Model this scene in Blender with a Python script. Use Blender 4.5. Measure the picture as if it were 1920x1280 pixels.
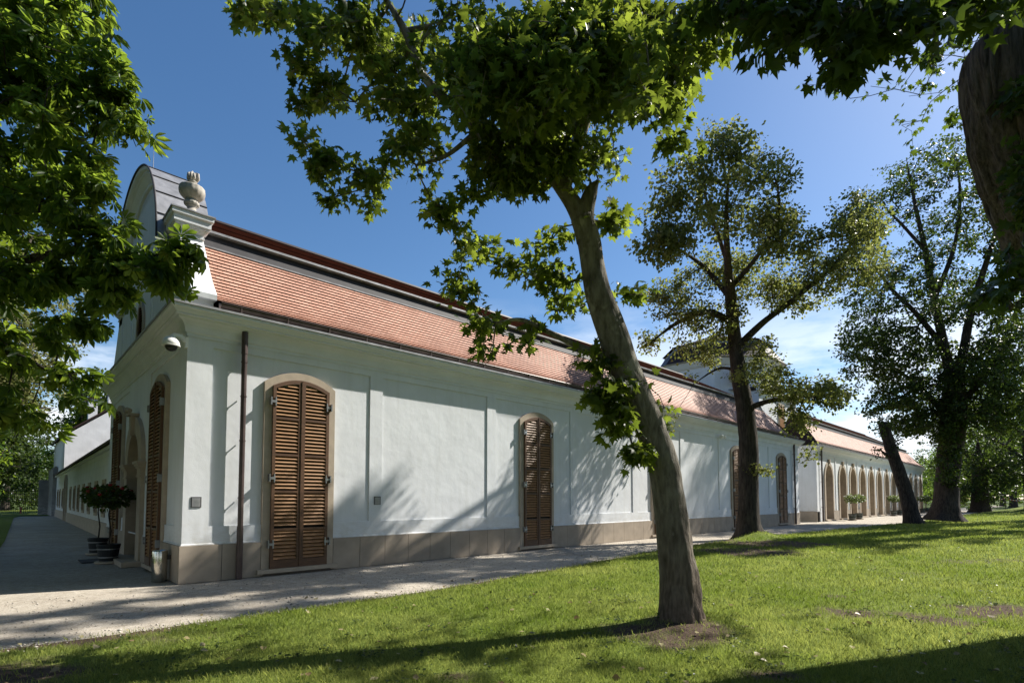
import bpy, math, random
import numpy as np
from math import radians as R_
random.seed(7); RNG = np.random.default_rng(11)
for o in list(bpy.data.objects): bpy.data.objects.remove(o)
SC = bpy.context.scene; COL = SC.collection

# ------------------------------------------------------------------ camera
XR, HOR, EYE = 1985.0, 934.0, 1.6
F0 = math.sqrt(960*(XR-960)); TH = math.atan((XR-960)/F0); PIT = math.atan(F0/20000)
FPX = F0*math.cos(PIT); CY = HOR-FPX*math.tan(PIT)
CAM = np.array([-2.485, -11.53, EYE])
FW = np.array([math.cos(TH)*math.cos(PIT), math.sin(TH)*math.cos(PIT), math.sin(PIT)])
RT = np.array([math.sin(TH), -math.cos(TH), 0.0]); UP = np.cross(RT, FW)
FH = FW[:2]/np.linalg.norm(FW[:2])
cd = bpy.data.cameras.new("camera"); cam = bpy.data.objects.new("camera", cd); COL.objects.link(cam)
cd.sensor_width = 36; cd.lens = FPX/1920*36; cd.shift_y = (CY-640)/1920
cd.clip_start = 0.1; cd.clip_end = 3000
cam.location = CAM; cam.rotation_euler = (math.pi/2+PIT, 0, TH-math.pi/2)
SC.camera = cam

# ------------------------------------------------------------------ light
SUN_H = np.array([0.942, -0.337]); EL = R_(43)
SUN = np.array([SUN_H[0]*math.cos(EL), SUN_H[1]*math.cos(EL), math.sin(EL)])
AZ = math.atan2(SUN_H[0], SUN_H[1])
W = bpy.data.worlds.new("World"); SC.world = W; W.use_nodes = True
wn = W.node_tree; wn.nodes.clear()
def wnode(t, **k):
    n = wn.nodes.new(t)
    for a, b in k.items(): setattr(n, a, b)
    return n
sky = wnode('ShaderNodeTexSky'); sky.sky_type = 'NISHITA'; sky.sun_disc = False
sky.sun_elevation = EL; sky.sun_rotation = AZ; sky.air_density = 1.0; sky.dust_density = 0.6; sky.ozone_density = 2.5
bg = wnode('ShaderNodeBackground'); wo = wnode('ShaderNodeOutputWorld')
bg.inputs['Strength'].default_value = 0.078
tc = wnode('ShaderNodeTexCoord'); mp = wnode('ShaderNodeMapping'); mp.inputs['Scale'].default_value = (1.5, 1.5, 5.0)
no = wnode('ShaderNodeTexNoise'); no.inputs['Scale'].default_value = 2.6; no.inputs['Detail'].default_value = 9; no.inputs['Roughness'].default_value = 0.58
cr = wnode('ShaderNodeValToRGB'); cr.color_ramp.elements[0].position = 0.43; cr.color_ramp.elements[1].position = 0.60
sx = wnode('ShaderNodeSeparateXYZ'); mr = wnode('ShaderNodeMapRange')
mr.inputs['From Min'].default_value = 0.36; mr.inputs['From Max'].default_value = 0.16; mr.inputs['To Min'].default_value = 0; mr.inputs['To Max'].default_value = 1
mm = wnode('ShaderNodeMath', operation='MULTIPLY'); mx = wnode('ShaderNodeMixRGB')
mx.inputs['Color2'].default_value = (8.2, 8.7, 9.4, 1)
L = wn.links.new
L(tc.outputs['Generated'], mp.inputs['Vector']); L(mp.outputs[0], no.inputs['Vector']); L(no.outputs['Fac'], cr.inputs['Fac'])
L(tc.outputs['Generated'], sx.inputs[0]); L(sx.outputs['Z'], mr.inputs['Value'])
L(cr.outputs['Color'], mm.inputs[0]); L(mr.outputs[0], mm.inputs[1]); L(mm.outputs[0], mx.inputs['Fac'])
hs = wnode('ShaderNodeHueSaturation'); hs.inputs['Saturation'].default_value = 1.2
L(sky.outputs[0], hs.inputs['Color']); L(hs.outputs[0], mx.inputs['Color1']); L(mx.outputs[0], bg.inputs['Color']); L(bg.outputs[0], wo.inputs[0])
sl = bpy.data.lights.new("sun", 'SUN'); sl.energy = 5.0; sl.angle = R_(0.55); sl.color = (1.0, 0.95, 0.86)
so = bpy.data.objects.new("sun", sl); COL.objects.link(so)
from mathutils import Vector, Matrix
so.rotation_euler = Vector(tuple(SUN)).to_track_quat('Z', 'Y').to_euler(); so.location = (30, -20, 40)
SC.view_settings.view_transform = 'Standard'; SC.view_settings.look = 'None'
SC.view_settings.exposure = 0.92; SC.view_settings.gamma = 1
SC.render.engine = 'CYCLES'
try:
    SC.cycles.max_bounces = 8; SC.cycles.transparent_max_bounces = 8; SC.cycles.transmission_bounces = 4
except Exception: pass
SC.render.resolution_x = 1024; SC.render.resolution_y = 682

# ------------------------------------------------------------------ measuring helpers (points taken on planes of the real place)
def ray(px, py): return FW+RT*(px-960)/FPX-UP*(py-CY)/FPX
def onZ(px, py, z=0.0):
    r = ray(px, py); return CAM+(z-EYE)/r[2]*r
def at(px, py, d):
    r = ray(px, py); return CAM+d/(r[0]*FH[0]+r[1]*FH[1])*r

# ------------------------------------------------------------------ noise
def _h(i, j, k, s):
    n = (i*374761393+j*668265263+k*2147483647+s*1274126177) & 0xffffffff
    n = ((n ^ (n >> 13))*1274126177) & 0xffffffff
    n = (n ^ (n >> 16)) & 0xffffffff
    return n/4294967295.0
def vn(p, s=0):
    p = np.asarray(p, float); i = np.floor(p).astype(np.int64); f = p-i; f = f*f*(3-2*f)
    out = 0
    for a in (0, 1):
        for b in (0, 1):
            for c in (0, 1):
                w = (f[..., 0] if a else 1-f[..., 0])*(f[..., 1] if b else 1-f[..., 1])*(f[..., 2] if c else 1-f[..., 2])
                out = out+w*_h(i[..., 0]+a, i[..., 1]+b, i[..., 2]+c, s)
    return out
def fbm(p, s=0, o=4):
    p = np.asarray(p, float); v = 0; a = 0.5; t = 0
    for k in range(o): v = v+a*vn(p*(2**k)+k*17.3, s+k); t += a; a *= 0.5
    return v/t
def n2(x, y, s=0, o=4):
    x = np.asarray(x, float); return fbm(np.stack([x, np.asarray(y, float)+0*x, 0*x+s*3.7], -1), s, o)

# ------------------------------------------------------------------ mesh helpers
class MB:
    def __init__(s): s.v = []; s.f = []; s.uv = None
    def add(s, vs, fs):
        n = len(s.v); s.v += [tuple(map(float, p)) for p in vs]; s.f += [tuple(i+n for i in f) for f in fs]; return s
    def box(s, x0, x1, y0, y1, z0, z1):
        return s.add([(x0,y0,z0),(x1,y0,z0),(x1,y1,z0),(x0,y1,z0),(x0,y0,z1),(x1,y0,z1),(x1,y1,z1),(x0,y1,z1)],
                     [(0,3,2,1),(4,5,6,7),(0,1,5,4),(1,2,6,5),(2,3,7,6),(3,0,4,7)])
    def quad(s, a, b, c, d): return s.add([a,b,c,d], [(0,1,2,3)])
    def prism(s, pts, y0, y1):          # pts in x,z ; extruded along y
        n = len(pts); vs = [(x, y0, z) for x, z in pts]+[(x, y1, z) for x, z in pts]
        fs = [tuple(range(n)), tuple(range(2*n-1, n-1, -1))]+[(i, i+n, (i+1) % n+n, (i+1) % n) for i in range(n)]
        return s.add(vs, fs)
    def lathe(s, prof, seg=24, c=(0,0,0), flute=0, nf=12):
        vs = []; fs = []
        for r, z in prof:
            for k in range(seg):
                a = 2*math.pi*k/seg; rr = r*(1+flute*math.cos(nf*a)) if flute else r
                vs.append((c[0]+rr*math.cos(a), c[1]+rr*math.sin(a), c[2]+z))
        for i in range(len(prof)-1):
            for k in range(seg):
                k2 = (k+1) % seg; fs.append((i*seg+k, i*seg+k2, (i+1)*seg+k2, (i+1)*seg+k))
        fs.append(tuple(range(seg-1, -1, -1))); fs.append(tuple((len(prof)-1)*seg+k for k in range(seg)))
        return s.add(vs, fs)
    def tube(s, pts, rad, seg=10, cap=True):
        V, Fc = tube_np(np.array(pts, float), np.array(rad, float)*np.ones(len(pts)), seg)
        s.add(V, Fc)
        if cap:
            n = len(s.v)-len(V); s.f.append(tuple(n+k for k in range(seg-1, -1, -1))); s.f.append(tuple(n+len(V)-seg+k for k in range(seg)))
        return s
    def build(s, name, mat, parent=None, smooth=False, loc=None, rotz=0):
        return mkobj(name, s.v, s.f, mat, parent, smooth, loc, rotz)
def mkobj(name, v, f, mat, parent=None, smooth=False, loc=None, rotz=0):
    me = bpy.data.meshes.new(name); me.from_pydata([tuple(p) for p in v], [], f); me.update()
    if smooth: me.polygons.foreach_set('use_smooth', [True]*len(me.polygons))
    me.materials.append(mat)
    o = bpy.data.objects.new(name, me); COL.objects.link(o)
    if parent: o.parent = parent
    if loc is not None: o.location = loc
    o.rotation_euler.z = rotz
    return o
def np_mesh(name, V, Fq, mat, parent=None, attrs=None, smooth=False, loc=None):
    """V (n,3) ; Fq (m,k) same-size polygons"""
    me = bpy.data.meshes.new(name); V = np.asarray(V, np.float32); Fq = np.asarray(Fq, np.int32)
    m, k = Fq.shape
    me.vertices.add(len(V)); me.vertices.foreach_set('co', V.ravel())
    me.loops.add(m*k); me.loops.foreach_set('vertex_index', Fq.ravel())
    me.polygons.add(m); me.polygons.foreach_set('loop_start', np.arange(0, m*k, k, dtype=np.int32)); me.polygons.foreach_set('loop_total', np.full(m, k, np.int32))
    if smooth: me.polygons.foreach_set('use_smooth', np.ones(m, bool))
    for nm, arr in (attrs or {}).items():
        a = me.attributes.new(nm, 'FLOAT', 'POINT'); a.data.foreach_set('value', np.asarray(arr, np.float32))
    me.update(); me.validate(); me.materials.append(mat)
    o = bpy.data.objects.new(name, me); COL.objects.link(o)
    if parent: o.parent = parent
    if loc is not None: o.location = loc
    return o
def tube_np(P, rad, seg):
    n = len(P); T = np.gradient(P, axis=0); T /= np.linalg.norm(T, axis=1, keepdims=True)+1e-9
    ref = np.array([0.3, 0.9, 0.1]) if abs(T[0] @ np.array([0, 0, 1])) > .7 else np.array([0, 0, 1.0])
    N = np.cross(T, ref); N /= np.linalg.norm(N, axis=1, keepdims=True)+1e-9; B = np.cross(T, N)
    a = np.arange(seg)/seg*2*math.pi
    V = P[:, None]+rad[:, None, None]*(N[:, None]*np.cos(a)[None, :, None]+B[:, None]*np.sin(a)[None, :, None])
    fs = [(i*seg+k, i*seg+(k+1) % seg, (i+1)*seg+(k+1) % seg, (i+1)*seg+k) for i in range(n-1) for k in range(seg)]
    return V.reshape(-1, 3), fs
def empty(name, loc=(0,0,0), rz=0):
    o = bpy.data.objects.new(name, None); COL.objects.link(o); o.location = loc; o.rotation_euler.z = rz; o.empty_display_size = .2; return o
def tag(o, label=None, cat=None, group=None, kind=None):
    if label: o['label'] = label
    if cat: o['category'] = cat
    if group: o['group'] = group
    if kind: o['kind'] = kind
    return o
def copy_tree(o, parent=None):
    c = o.copy(); COL.objects.link(c); c.parent = parent
    for ch in [x for x in bpy.data.objects if x.parent is o]: copy_tree(ch, c)
    return c

# ------------------------------------------------------------------ materials
def M(name, col, rough=0.7, spec=0.3, metal=0.0):
    m = bpy.data.materials.new(name); m.use_nodes = True; b = m.node_tree.nodes['Principled BSDF']
    b.inputs['Base Color'].default_value = (*col, 1); b.inputs['Roughness'].default_value = rough
    b.inputs['Specular IOR Level'].default_value = spec; b.inputs['Metallic'].default_value = metal
    return m
def nd(m, t, **k):
    n = m.node_tree.nodes.new(t)
    for a, b in k.items():
        if a.startswith('i_'): n.inputs[a[2:].replace('_', ' ')].default_value = b
        else: setattr(n, a, b)
    return n
def lk(m, a, b): m.node_tree.links.new(a, b)
def bsdf(m): return m.node_tree.nodes['Principled BSDF']
def coords(m, scale=(1,1,1), kind='Object'):
    t = nd(m, 'ShaderNodeTexCoord'); p = nd(m, 'ShaderNodeMapping'); p.inputs['Scale'].default_value = scale
    if kind == 'Pos':
        g = nd(m, 'ShaderNodeNewGeometry'); lk(m, g.outputs['Position'], p.inputs['Vector'])
    else: lk(m, t.outputs[kind], p.inputs['Vector'])
    return p.outputs[0]
def noisy(m, c1, c2, scale=3.0, vec=None, detail=5, lo=.35, hi=.65, rough=.55):
    v = vec or coords(m, kind='Pos'); n = nd(m, 'ShaderNodeTexNoise'); n.inputs['Scale'].default_value = scale; n.inputs['Detail'].default_value = detail; n.inputs['Roughness'].default_value = rough
    lk(m, v, n.inputs['Vector']); r = nd(m, 'ShaderNodeValToRGB'); r.color_ramp.elements[0].position = lo; r.color_ramp.elements[1].position = hi
    r.color_ramp.elements[0].color = (*c1, 1); r.color_ramp.elements[1].color = (*c2, 1); lk(m, n.outputs['Fac'], r.inputs['Fac'])
    return r.outputs['Color'], n.outputs['Fac']
def mixc(m, fac, a, b, mode='MIX'):
    x = nd(m, 'ShaderNodeMixRGB', blend_type=mode)
    for s, v in (('Fac', fac), ('Color1', a), ('Color2', b)):
        if hasattr(v, 'links') or hasattr(v, 'is_linked'): lk(m, v, x.inputs[s])
        elif isinstance(v, tuple): x.inputs[s].default_value = (*v, 1)
        else: x.inputs[s].default_value = v
    return x.outputs[0]
def bump(m, h, strength=.3, dist=.01, prev=None):
    b = nd(m, 'ShaderNodeBump'); b.inputs['Strength'].default_value = strength; b.inputs['Distance'].default_value = dist
    lk(m, h, b.inputs['Height'])
    if prev: lk(m, prev, b.inputs['Normal'])
    return b.outputs[0]
def plaster(name, c1, c2):
    m = M(name, c1, .9, .15); v = coords(m, kind='Pos')
    c, _ = noisy(m, c1, c2, 1.3, v, 7, .3, .72)
    n1 = nd(m, 'ShaderNodeTexNoise', i_Scale=2.2, i_Detail=3.0); lk(m, v, n1.inputs['Vector'])
    n2_ = nd(m, 'ShaderNodeTexNoise', i_Scale=55.0, i_Detail=4.0); lk(m, v, n2_.inputs['Vector'])
    # faint rain streaks: stretched vertically
    vs = coords(m, (5, 5, .35), 'Pos'); st, sf = noisy(m, (1,1,1), (.90,.895,.87), 1.6, vs, 4, .5, .8)
    c = mixc(m, .8, c, st, 'MULTIPLY'); lk(m, c, bsdf(m).inputs['Base Color'])
    sg = nd(m, 'ShaderNodeSeparateXYZ'); lk(m, v, sg.inputs[0]); dz = nd(m, 'ShaderNodeMapRange'); dz.inputs['From Min'].default_value = 1.25; dz.inputs['From Max'].default_value = .65; lk(m, sg.outputs['Z'], dz.inputs['Value'])
    sc_c, sc_f = noisy(m, (0,0,0), (1,1,1), 3.5, coords(m, (1,1,2.2), 'Pos'), 8, .42, .75, .7); ml = nd(m, 'ShaderNodeMath', operation='MULTIPLY'); lk(m, dz.outputs[0], ml.inputs[0]); lk(m, sc_c, ml.inputs[1])
    c = mixc(m, ml.outputs[0], c, (.52,.50,.455)); lk(m, c, bsdf(m).inputs['Base Color'])
    b = bump(m, n1.outputs['Fac'], .3, .04); b = bump(m, n2_.outputs['Fac'], .25, .006, b)
    lk(m, b, bsdf(m).inputs['Normal']); return m
WALL = plaster('white_plaster', (.715,.735,.76), (.65,.665,.685))
OLDW = plaster('limewash', (.72,.72,.74), (.62,.62,.63))
TRIM = M('painted_trim_plaster', (.71,.73,.75), .85, .15)
tc_, _ = noisy(TRIM, (.72,.74,.76), (.62,.635,.65), 1.6, coords(TRIM, kind='Pos'), 6, .3, .75); lk(TRIM, tc_, bsdf(TRIM).inputs['Base Color'])
GREYW = plaster('grey_old_render', (.30,.29,.27), (.16,.155,.15))
def stone(name, c1, c2, sc=4.0):
    m = M(name, c1, .8, .25); v = coords(m, kind='Pos'); c, f = noisy(m, c1, c2, sc, v, 8, .3, .7)
    n = nd(m, 'ShaderNodeTexNoise', i_Scale=60.0, i_Detail=5.0); lk(m, v, n.inputs['Vector'])
    g, _ = noisy(m, (.8,.8,.8), (1.05,1.05,1.05), 90, v, 3, .3, .7); c = mixc(m, .6, c, g, 'MULTIPLY')
    lk(m, c, bsdf(m).inputs['Base Color']); lk(m, bump(m, n.outputs['Fac'], .3, .004), bsdf(m).inputs['Normal']); return m
STONE = stone('limestone', (.47,.39,.30), (.36,.30,.235)); PLINTH = stone('plinth_stone', (.40,.335,.265), (.29,.245,.195), 2.2)
URN = stone('carved_stone', (.47,.44,.39), (.33,.30,.26), 9); JOINT = M('joint', (.12,.10,.085), .95)
def tile(name, c1, c2, course, width):
    m = M(name, c1, .58, .3); t = nd(m, 'ShaderNodeTexCoord'); b = nd(m, 'ShaderNodeTexBrick', offset=.5, squash=1.0)
    lk(m, t.outputs['UV'], b.inputs['Vector']); b.inputs['Scale'].default_value = 1; b.inputs['Brick Width'].default_value = width; b.inputs['Row Height'].default_value = course
    b.inputs['Mortar Size'].default_value = .005; b.inputs['Mortar Smooth'].default_value = .3; b.inputs['Bias'].default_value = -.1
    b.inputs['Color1'].default_value = (*c1, 1); b.inputs['Color2'].default_value = (*c2, 1); b.inputs['Mortar'].default_value = (c2[0]*.22, c2[1]*.22, c2[2]*.22, 1)
    g, _ = noisy(m, (.80,.8,.8), (1.12,1.1,1.08), 1.1, coords(m, kind='Pos'), 5, .3, .7)
    c = mixc(m, .8, b.outputs['Color'], g, 'MULTIPLY'); lk(m, c, bsdf(m).inputs['Base Color'])
    lk(m, bump(m, b.outputs['Fac'], -.6, .006), bsdf(m).inputs['Normal']); return m
TILE = tile('clay_tile', (.58,.33,.245), (.49,.26,.185), .118, .17); TILE2 = tile('shade_toned_clay_tile', (.17,.078,.058), (.12,.055,.042), .16, .18)  # second is darker: shade of the upper slope's tile edges put into its colour
def metal_(name, c, rough=.45, met=.7):
    m = M(name, c, rough, .4, met); cc, f = noisy(m, tuple(x*.75 for x in c), tuple(min(1, x*1.2) for x in c), 3.5, coords(m, kind='Pos'), 6); lk(m, cc, bsdf(m).inputs['Base Color']); return m
ZINC = metal_('zinc_sheet', (.30,.30,.31), .5, .5); GUT = metal_('brown_gutter_metal', (.085,.062,.058), .38, .35); BAND = metal_('dark_sheet_band', (.030,.028,.032), .7, .0)
IRON = metal_('galvanised_iron', (.32,.33,.34), .4, .7); STEEL = metal_('stainless_steel', (.55,.54,.5), .18, 1.0); BLACK = M('black_plastic', (.012,.012,.014), .3, .5)
def wood(name, c1, c2):
    m = M(name, c1, .5, .35); v = coords(m, (2.2, 2.2, 14), 'Pos'); c, f = noisy(m, c1, c2, 3, v, 6, .3, .7)
    lk(m, c, bsdf(m).inputs['Base Color']); lk(m, bump(m, f, .15, .004), bsdf(m).inputs['Normal']); return m
WOOD = wood('oiled_larch', (.36,.19,.08), (.20,.10,.042)); WOODF = wood('shutter_frame_wood', (.13,.068,.036), (.085,.045,.026)); DOORW = wood('dark_door_wood', (.16,.085,.045), (.09,.05,.03))
WHITE = M('white_enamel', (.8,.8,.78), .3, .5)
def glassy(name): return M(name, (.02,.022,.025), .08, .6)
PANE = glassy('dark_window_glass'); DARK = M('opening_shade', (.01,.01,.01), .9)  # last one: near-black colour standing in for the unlit space behind louvres
def bark(name, c1, c2, sc=(9,9,1.6), bd=.03, moss=None, c3=None):
    m = M(name, c1, .92, .15); v = coords(m, sc, 'Pos'); c, f = noisy(m, c2, c1, 1.5, v, 8, .32, .66, .62)
    if c3:
        vv = coords(m, (1,1,.7), 'Pos'); _, f2 = noisy(m, (0,0,0), (1,1,1), 3.4, vv, 3, .55, .6); r = nd(m, 'ShaderNodeValToRGB'); r.color_ramp.elements[0].position = .56; r.color_ramp.elements[1].position = .60
        lk(m, f2, r.inputs['Fac']); c = mixc(m, r.outputs['Color'], c, c3)
    g, _ = noisy(m, (.75,.75,.75), (1.15,1.15,1.15), 2.0, coords(m, kind='Pos'), 5); c = mixc(m, .8, c, g, 'MULTIPLY')
    lk(m, c, bsdf(m).inputs['Base Color']); lk(m, bump(m, f, .9, bd), bsdf(m).inputs['Normal']); return m
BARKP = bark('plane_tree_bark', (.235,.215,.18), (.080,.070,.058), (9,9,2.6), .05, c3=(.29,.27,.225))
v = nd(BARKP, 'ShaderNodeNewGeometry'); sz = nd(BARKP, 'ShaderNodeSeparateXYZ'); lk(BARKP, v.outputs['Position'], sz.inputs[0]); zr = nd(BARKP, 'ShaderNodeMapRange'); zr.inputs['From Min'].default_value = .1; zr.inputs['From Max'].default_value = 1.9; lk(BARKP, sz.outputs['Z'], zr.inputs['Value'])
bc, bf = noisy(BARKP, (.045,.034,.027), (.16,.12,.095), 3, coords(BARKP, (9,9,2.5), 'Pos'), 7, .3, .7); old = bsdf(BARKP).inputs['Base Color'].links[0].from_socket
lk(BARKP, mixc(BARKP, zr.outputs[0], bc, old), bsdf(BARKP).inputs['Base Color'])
BARKR = bark('furrowed_bark', (.085,.068,.058), (.016,.013,.012), (10,10,1.5), .09)
BARKM = bark('ridged_maple_bark', (.20,.165,.14), (.035,.028,.024), (13,13,1.5), .12)
BARKL = bark('linden_bark', (.085,.072,.060), (.024,.02,.018), (10,10,1.8), .04)
def leafmat(name, c1, c2, t1, t2, tr=.45, gloss=.38):
    m = bpy.data.materials.new(name); m.use_nodes = True; b = bsdf(m); out = m.node_tree.nodes['Material Output']
    a = nd(m, 'ShaderNodeAttribute', attribute_name='rnd')
    c = mixc(m, a.outputs['Fac'], c1, c2); t = mixc(m, a.outputs['Fac'], t1, t2)
    lk(m, c, b.inputs['Base Color']); b.inputs['Roughness'].default_value = gloss; b.inputs['Specular IOR Level'].default_value = .16
    tl = nd(m, 'ShaderNodeBsdfTranslucent'); lk(m, t, tl.inputs['Color']); x = nd(m, 'ShaderNodeMixShader'); x.inputs[0].default_value = tr
    lk(m, b.outputs[0], x.inputs[1]); lk(m, tl.outputs[0], x.inputs[2]); lk(m, x.outputs[0], out.inputs['Surface']); return m
LF_PLANE = leafmat('plane_leaves', (.018,.038,.010), (.055,.09,.018), (.07,.12,.012), (.44,.54,.06), .5)
LF_MAPLE = leafmat('maple_leaves', (.02,.036,.011), (.04,.062,.014), (.05,.09,.012), (.22,.32,.03), .38)
LF_CHEST = leafmat('chestnut_leaves', (.016,.038,.010), (.045,.085,.016), (.13,.23,.018), (.46,.60,.06), .5)
LF_LIND = leafmat('linden_leaves', (.048,.066,.018), (.145,.15,.05), (.16,.21,.035), (.42,.43,.11), .46, .5)
LF_PALE = leafmat('flowering_linden_leaves', (.08,.11,.03), (.24,.23,.09), (.16,.22,.04), (.38,.38,.12), .35, .5)
LF_DARK = leafmat('dark_leaves', (.022,.038,.014), (.05,.075,.02), (.07,.11,.014), (.16,.24,.03), .35)
LF_MID = leafmat('bright_leaves', (.04,.075,.018), (.08,.13,.025), (.14,.24,.025), (.28,.40,.05), .4)
LF_POT = leafmat('pot_shrub_leaves', (.05,.08,.03), (.12,.16,.06), (.14,.2,.05), (.3,.36,.12), .35)
GRASS = leafmat('grass_blades', (.075,.120,.020), (.21,.245,.070), (.20,.29,.03), (.48,.52,.13), .45, .45)
RED = M('red_petals', (.25,.012,.012), .5); PETW = M('white_petals', (.7,.7,.62), .5)
# ground materials
GRAVEL = M('fine_gravel', (.40,.36,.31), .95, .15)
v = coords(GRAVEL, kind='Pos'); c0, _ = noisy(GRAVEL, (.35,.315,.27), (.46,.425,.37), .8, v, 8, .3, .7)
c1, f1 = noisy(GRAVEL, (.5,.48,.46), (1.4,1.38,1.35), 55, v, 6, .36, .64, .75); c0 = mixc(GRAVEL, .85, c0, c1, 'MULTIPLY')
c2, f2 = noisy(GRAVEL, (.70,.66,.60), (1.12,1.12,1.12), 7, v, 8, .35, .6, .7); c0 = mixc(GRAVEL, .6, c0, c2, 'MULTIPLY')
lk(GRAVEL, c0, bsdf(GRAVEL).inputs['Base Color']); bb = bump(GRAVEL, f2, .5, .02); lk(GRAVEL, bump(GRAVEL, f1, .8, .008, bb), bsdf(GRAVEL).inputs['Normal'])
LAWN = M('lawn_turf', (.05,.09,.02), .95, .1)
v = coords(LAWN, kind='Pos'); g0, _ = noisy(LAWN, (.10,.145,.028), (.17,.205,.05), .9, v, 7, .3, .7); g1, gf = noisy(LAWN, (.45,.5,.4), (1.5,1.45,1.3), 38, v, 4, .3, .7)
g0 = mixc(LAWN, .75, g0, g1, 'MULTIPLY'); s0, sf = noisy(LAWN, (.050,.034,.025), (.13,.095,.07), 26, v, 6, .3, .7)
sa = nd(LAWN, 'ShaderNodeAttribute', attribute_name='soil'); lk(LAWN, mixc(LAWN, sa.outputs['Fac'], g0, s0), bsdf(LAWN).inputs['Base Color'])
lk(LAWN, bump(LAWN, gf, .9, .03), bsdf(LAWN).inputs['Normal'])
FARG = M('meadow_ground', (.05,.08,.02), .95, .1); g0, gf = noisy(FARG, (.045,.07,.018), (.085,.115,.03), .3, coords(FARG, kind='Pos'), 8); lk(FARG, g0, bsdf(FARG).inputs['Base Color'])

# ================================================================== GROUND
def edge(u): return np.interp(u, [-12,-6,0,3,7,11,15,19,26,40,60,78], [-3.2,-3.5,-3.8,-3.85,-3.5,-2.95,-2.7,-2.75,-3.3,-4.5,-5.0,-5.2])
T1 = onZ(1272, 1172, .06); T2 = np.array([18.6, -3.35, 0.0])
def height(x, y):
    x = np.asarray(x, float); y = np.asarray(y, float); t = np.clip(edge(x)-y, 0, None)
    z = .02+.03*np.minimum(t, 1)+.34*np.clip((t-1)/9, 0, 1)**1.5*np.clip((x-6)/14, 0, 1)
    z = z+.05*(n2(x*.35, y*.35, 5, 3)-.5)*np.minimum(t, 1)*2
    z = z+.22*np.exp(-((x-T2[0])**2+(y-T2[1])**2)/.75**2)+.05*np.exp(-((x-T2[0])**2+(y-T2[1])**2)/1.8**2)
    z = z+.08*np.exp(-((x-T1[0])**2+(y-T1[1])**2)/.55**2)
    z = z+1.0*np.exp(-(((x-86)/9)**2+((y+11)/3.2)**2))
    return z
SOIL = []
for px, py, ru, rv, k in [(1275,1195,.60,.42,1.0),(1275,1176,.34,.3,1.3),(1200,1190,.45,.35,.8),(1340,1215,.45,.3,.7),(1000,1200,.3,.2,.5),(1450,1020,1.5,.8,1.3),(1600,1150,.5,.3,.8),(1690,1158,.5,.25,.7),(1760,1160,.7,.35,.9),(1850,1150,.8,.35,1.0),(1560,1120,.5,.2,.5),
                       (40,1265,.55,.35,1.2),(330,1195,.5,.3,.7),(850,1270,.35,.15,.6),(1500,1265,.5,.16,.65),(1400,1035,1.2,.8,1.2),(1850,1060,1.4,.4,.6),(60,1190,1.2,.3,.8),(1720,1080,1.0,.3,.35)]:
    q = onZ(px, py, .05); SOIL.append((q[0], q[1], ru, rv, k))
def soil(x, y):
    s = 0*x
    for a, b, ru, rv, k in SOIL:
        dx = (x-a)*FH[0]+(y-b)*FH[1]; dy = (x-a)*RT[0]+(y-b)*RT[1]
        s = np.maximum(s, k*np.exp(-(dy/(ru*1.3))**2-(dx/(rv*1.6))**2))
    s = s*(.15+1.7*n2(x*3.1, y*3.1, 14, 5))+.62*(n2(x*2.2, y*2.2, 9, 5)-.5)*1.6
    t = edge(x)-y; s = s+1.0*np.exp(-(t/(.12+.35*n2(x*1.7, 0*x, 44, 3)))**2)
    return np.clip((s-.34)/.40, 0, 1)
mb = MB(); mb.quad((-900,-900,-.05),(900,-900,-.05),(900,900,-.05),(-900,900,-.05)); tag(mb.build('ground', FARG), kind='structure')
# gravel: path round the corner of the house and far along both fronts
mb = MB(); mb.quad((-30,-14,-.012),(84,-14,-.012),(84,16,-.012),(-30,16,-.012)); mb.quad((-2.5,16,-.012),(1.5,16,-.012),(1.5,56,-.012),(-2.3,56,-.012))
mb.quad((84,-3.5,-.012),(160,-3.5,-.012),(160,0,-.012),(84,0,-.012)); mb.quad((97,-60,-.008),(101,-60,-.008),(101,-3.5,-.008),(97,-3.5,-.008))
tag(mb.build('gravel_path', GRAVEL), kind='structure')
us = np.concatenate([np.arange(-9, 26, .16), np.arange(26, 60, .6), np.arange(60, 97, 1.5)]); ts = np.concatenate([np.arange(0, 9, .12), np.arange(9, 20, .5), np.arange(20, 70, 2.5)])
Ug, Tg = np.meshgrid(us, ts, indexing='ij'); Yg = edge(Ug)-Tg+.12*(n2(Ug*1.2, 0*Ug, 3)-.5)*np.exp(-Tg)
Zg = height(Ug, Yg); Zg[:, 0] = -.02
nu, nt = Ug.shape; idx = np.arange(nu*nt).reshape(nu, nt)
Fq = np.stack([idx[:-1, :-1], idx[:-1, 1:], idx[1:, 1:], idx[1:, :-1]], -1).reshape(-1, 4)
tag(np_mesh('lawn', np.stack([Ug, Yg, Zg], -1).reshape(-1, 3), Fq, LAWN, attrs={'soil': soil(Ug, Yg).ravel()}, smooth=True), kind='structure')
def sheet_lawn(name, pts, z):
    mb = MB(); mb.add([(x, y, z) for x, y in pts], [tuple(range(len(pts)))]); tag(mb.build(name, LAWN), kind='structure')
sheet_lawn('lawn', [(-60,-2.2),(-4.2,-2.2),(-3.2,0),(-2.75,3),(-2.6,7),(-2.3,16),(-2.0,30),(-1.6,49),(-1.2,53),(-60,60)], .02)
sheet_lawn('lawn', [(-60,60),(-1.2,53),(60,53),(60,90),(-60,90)], .02)
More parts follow.
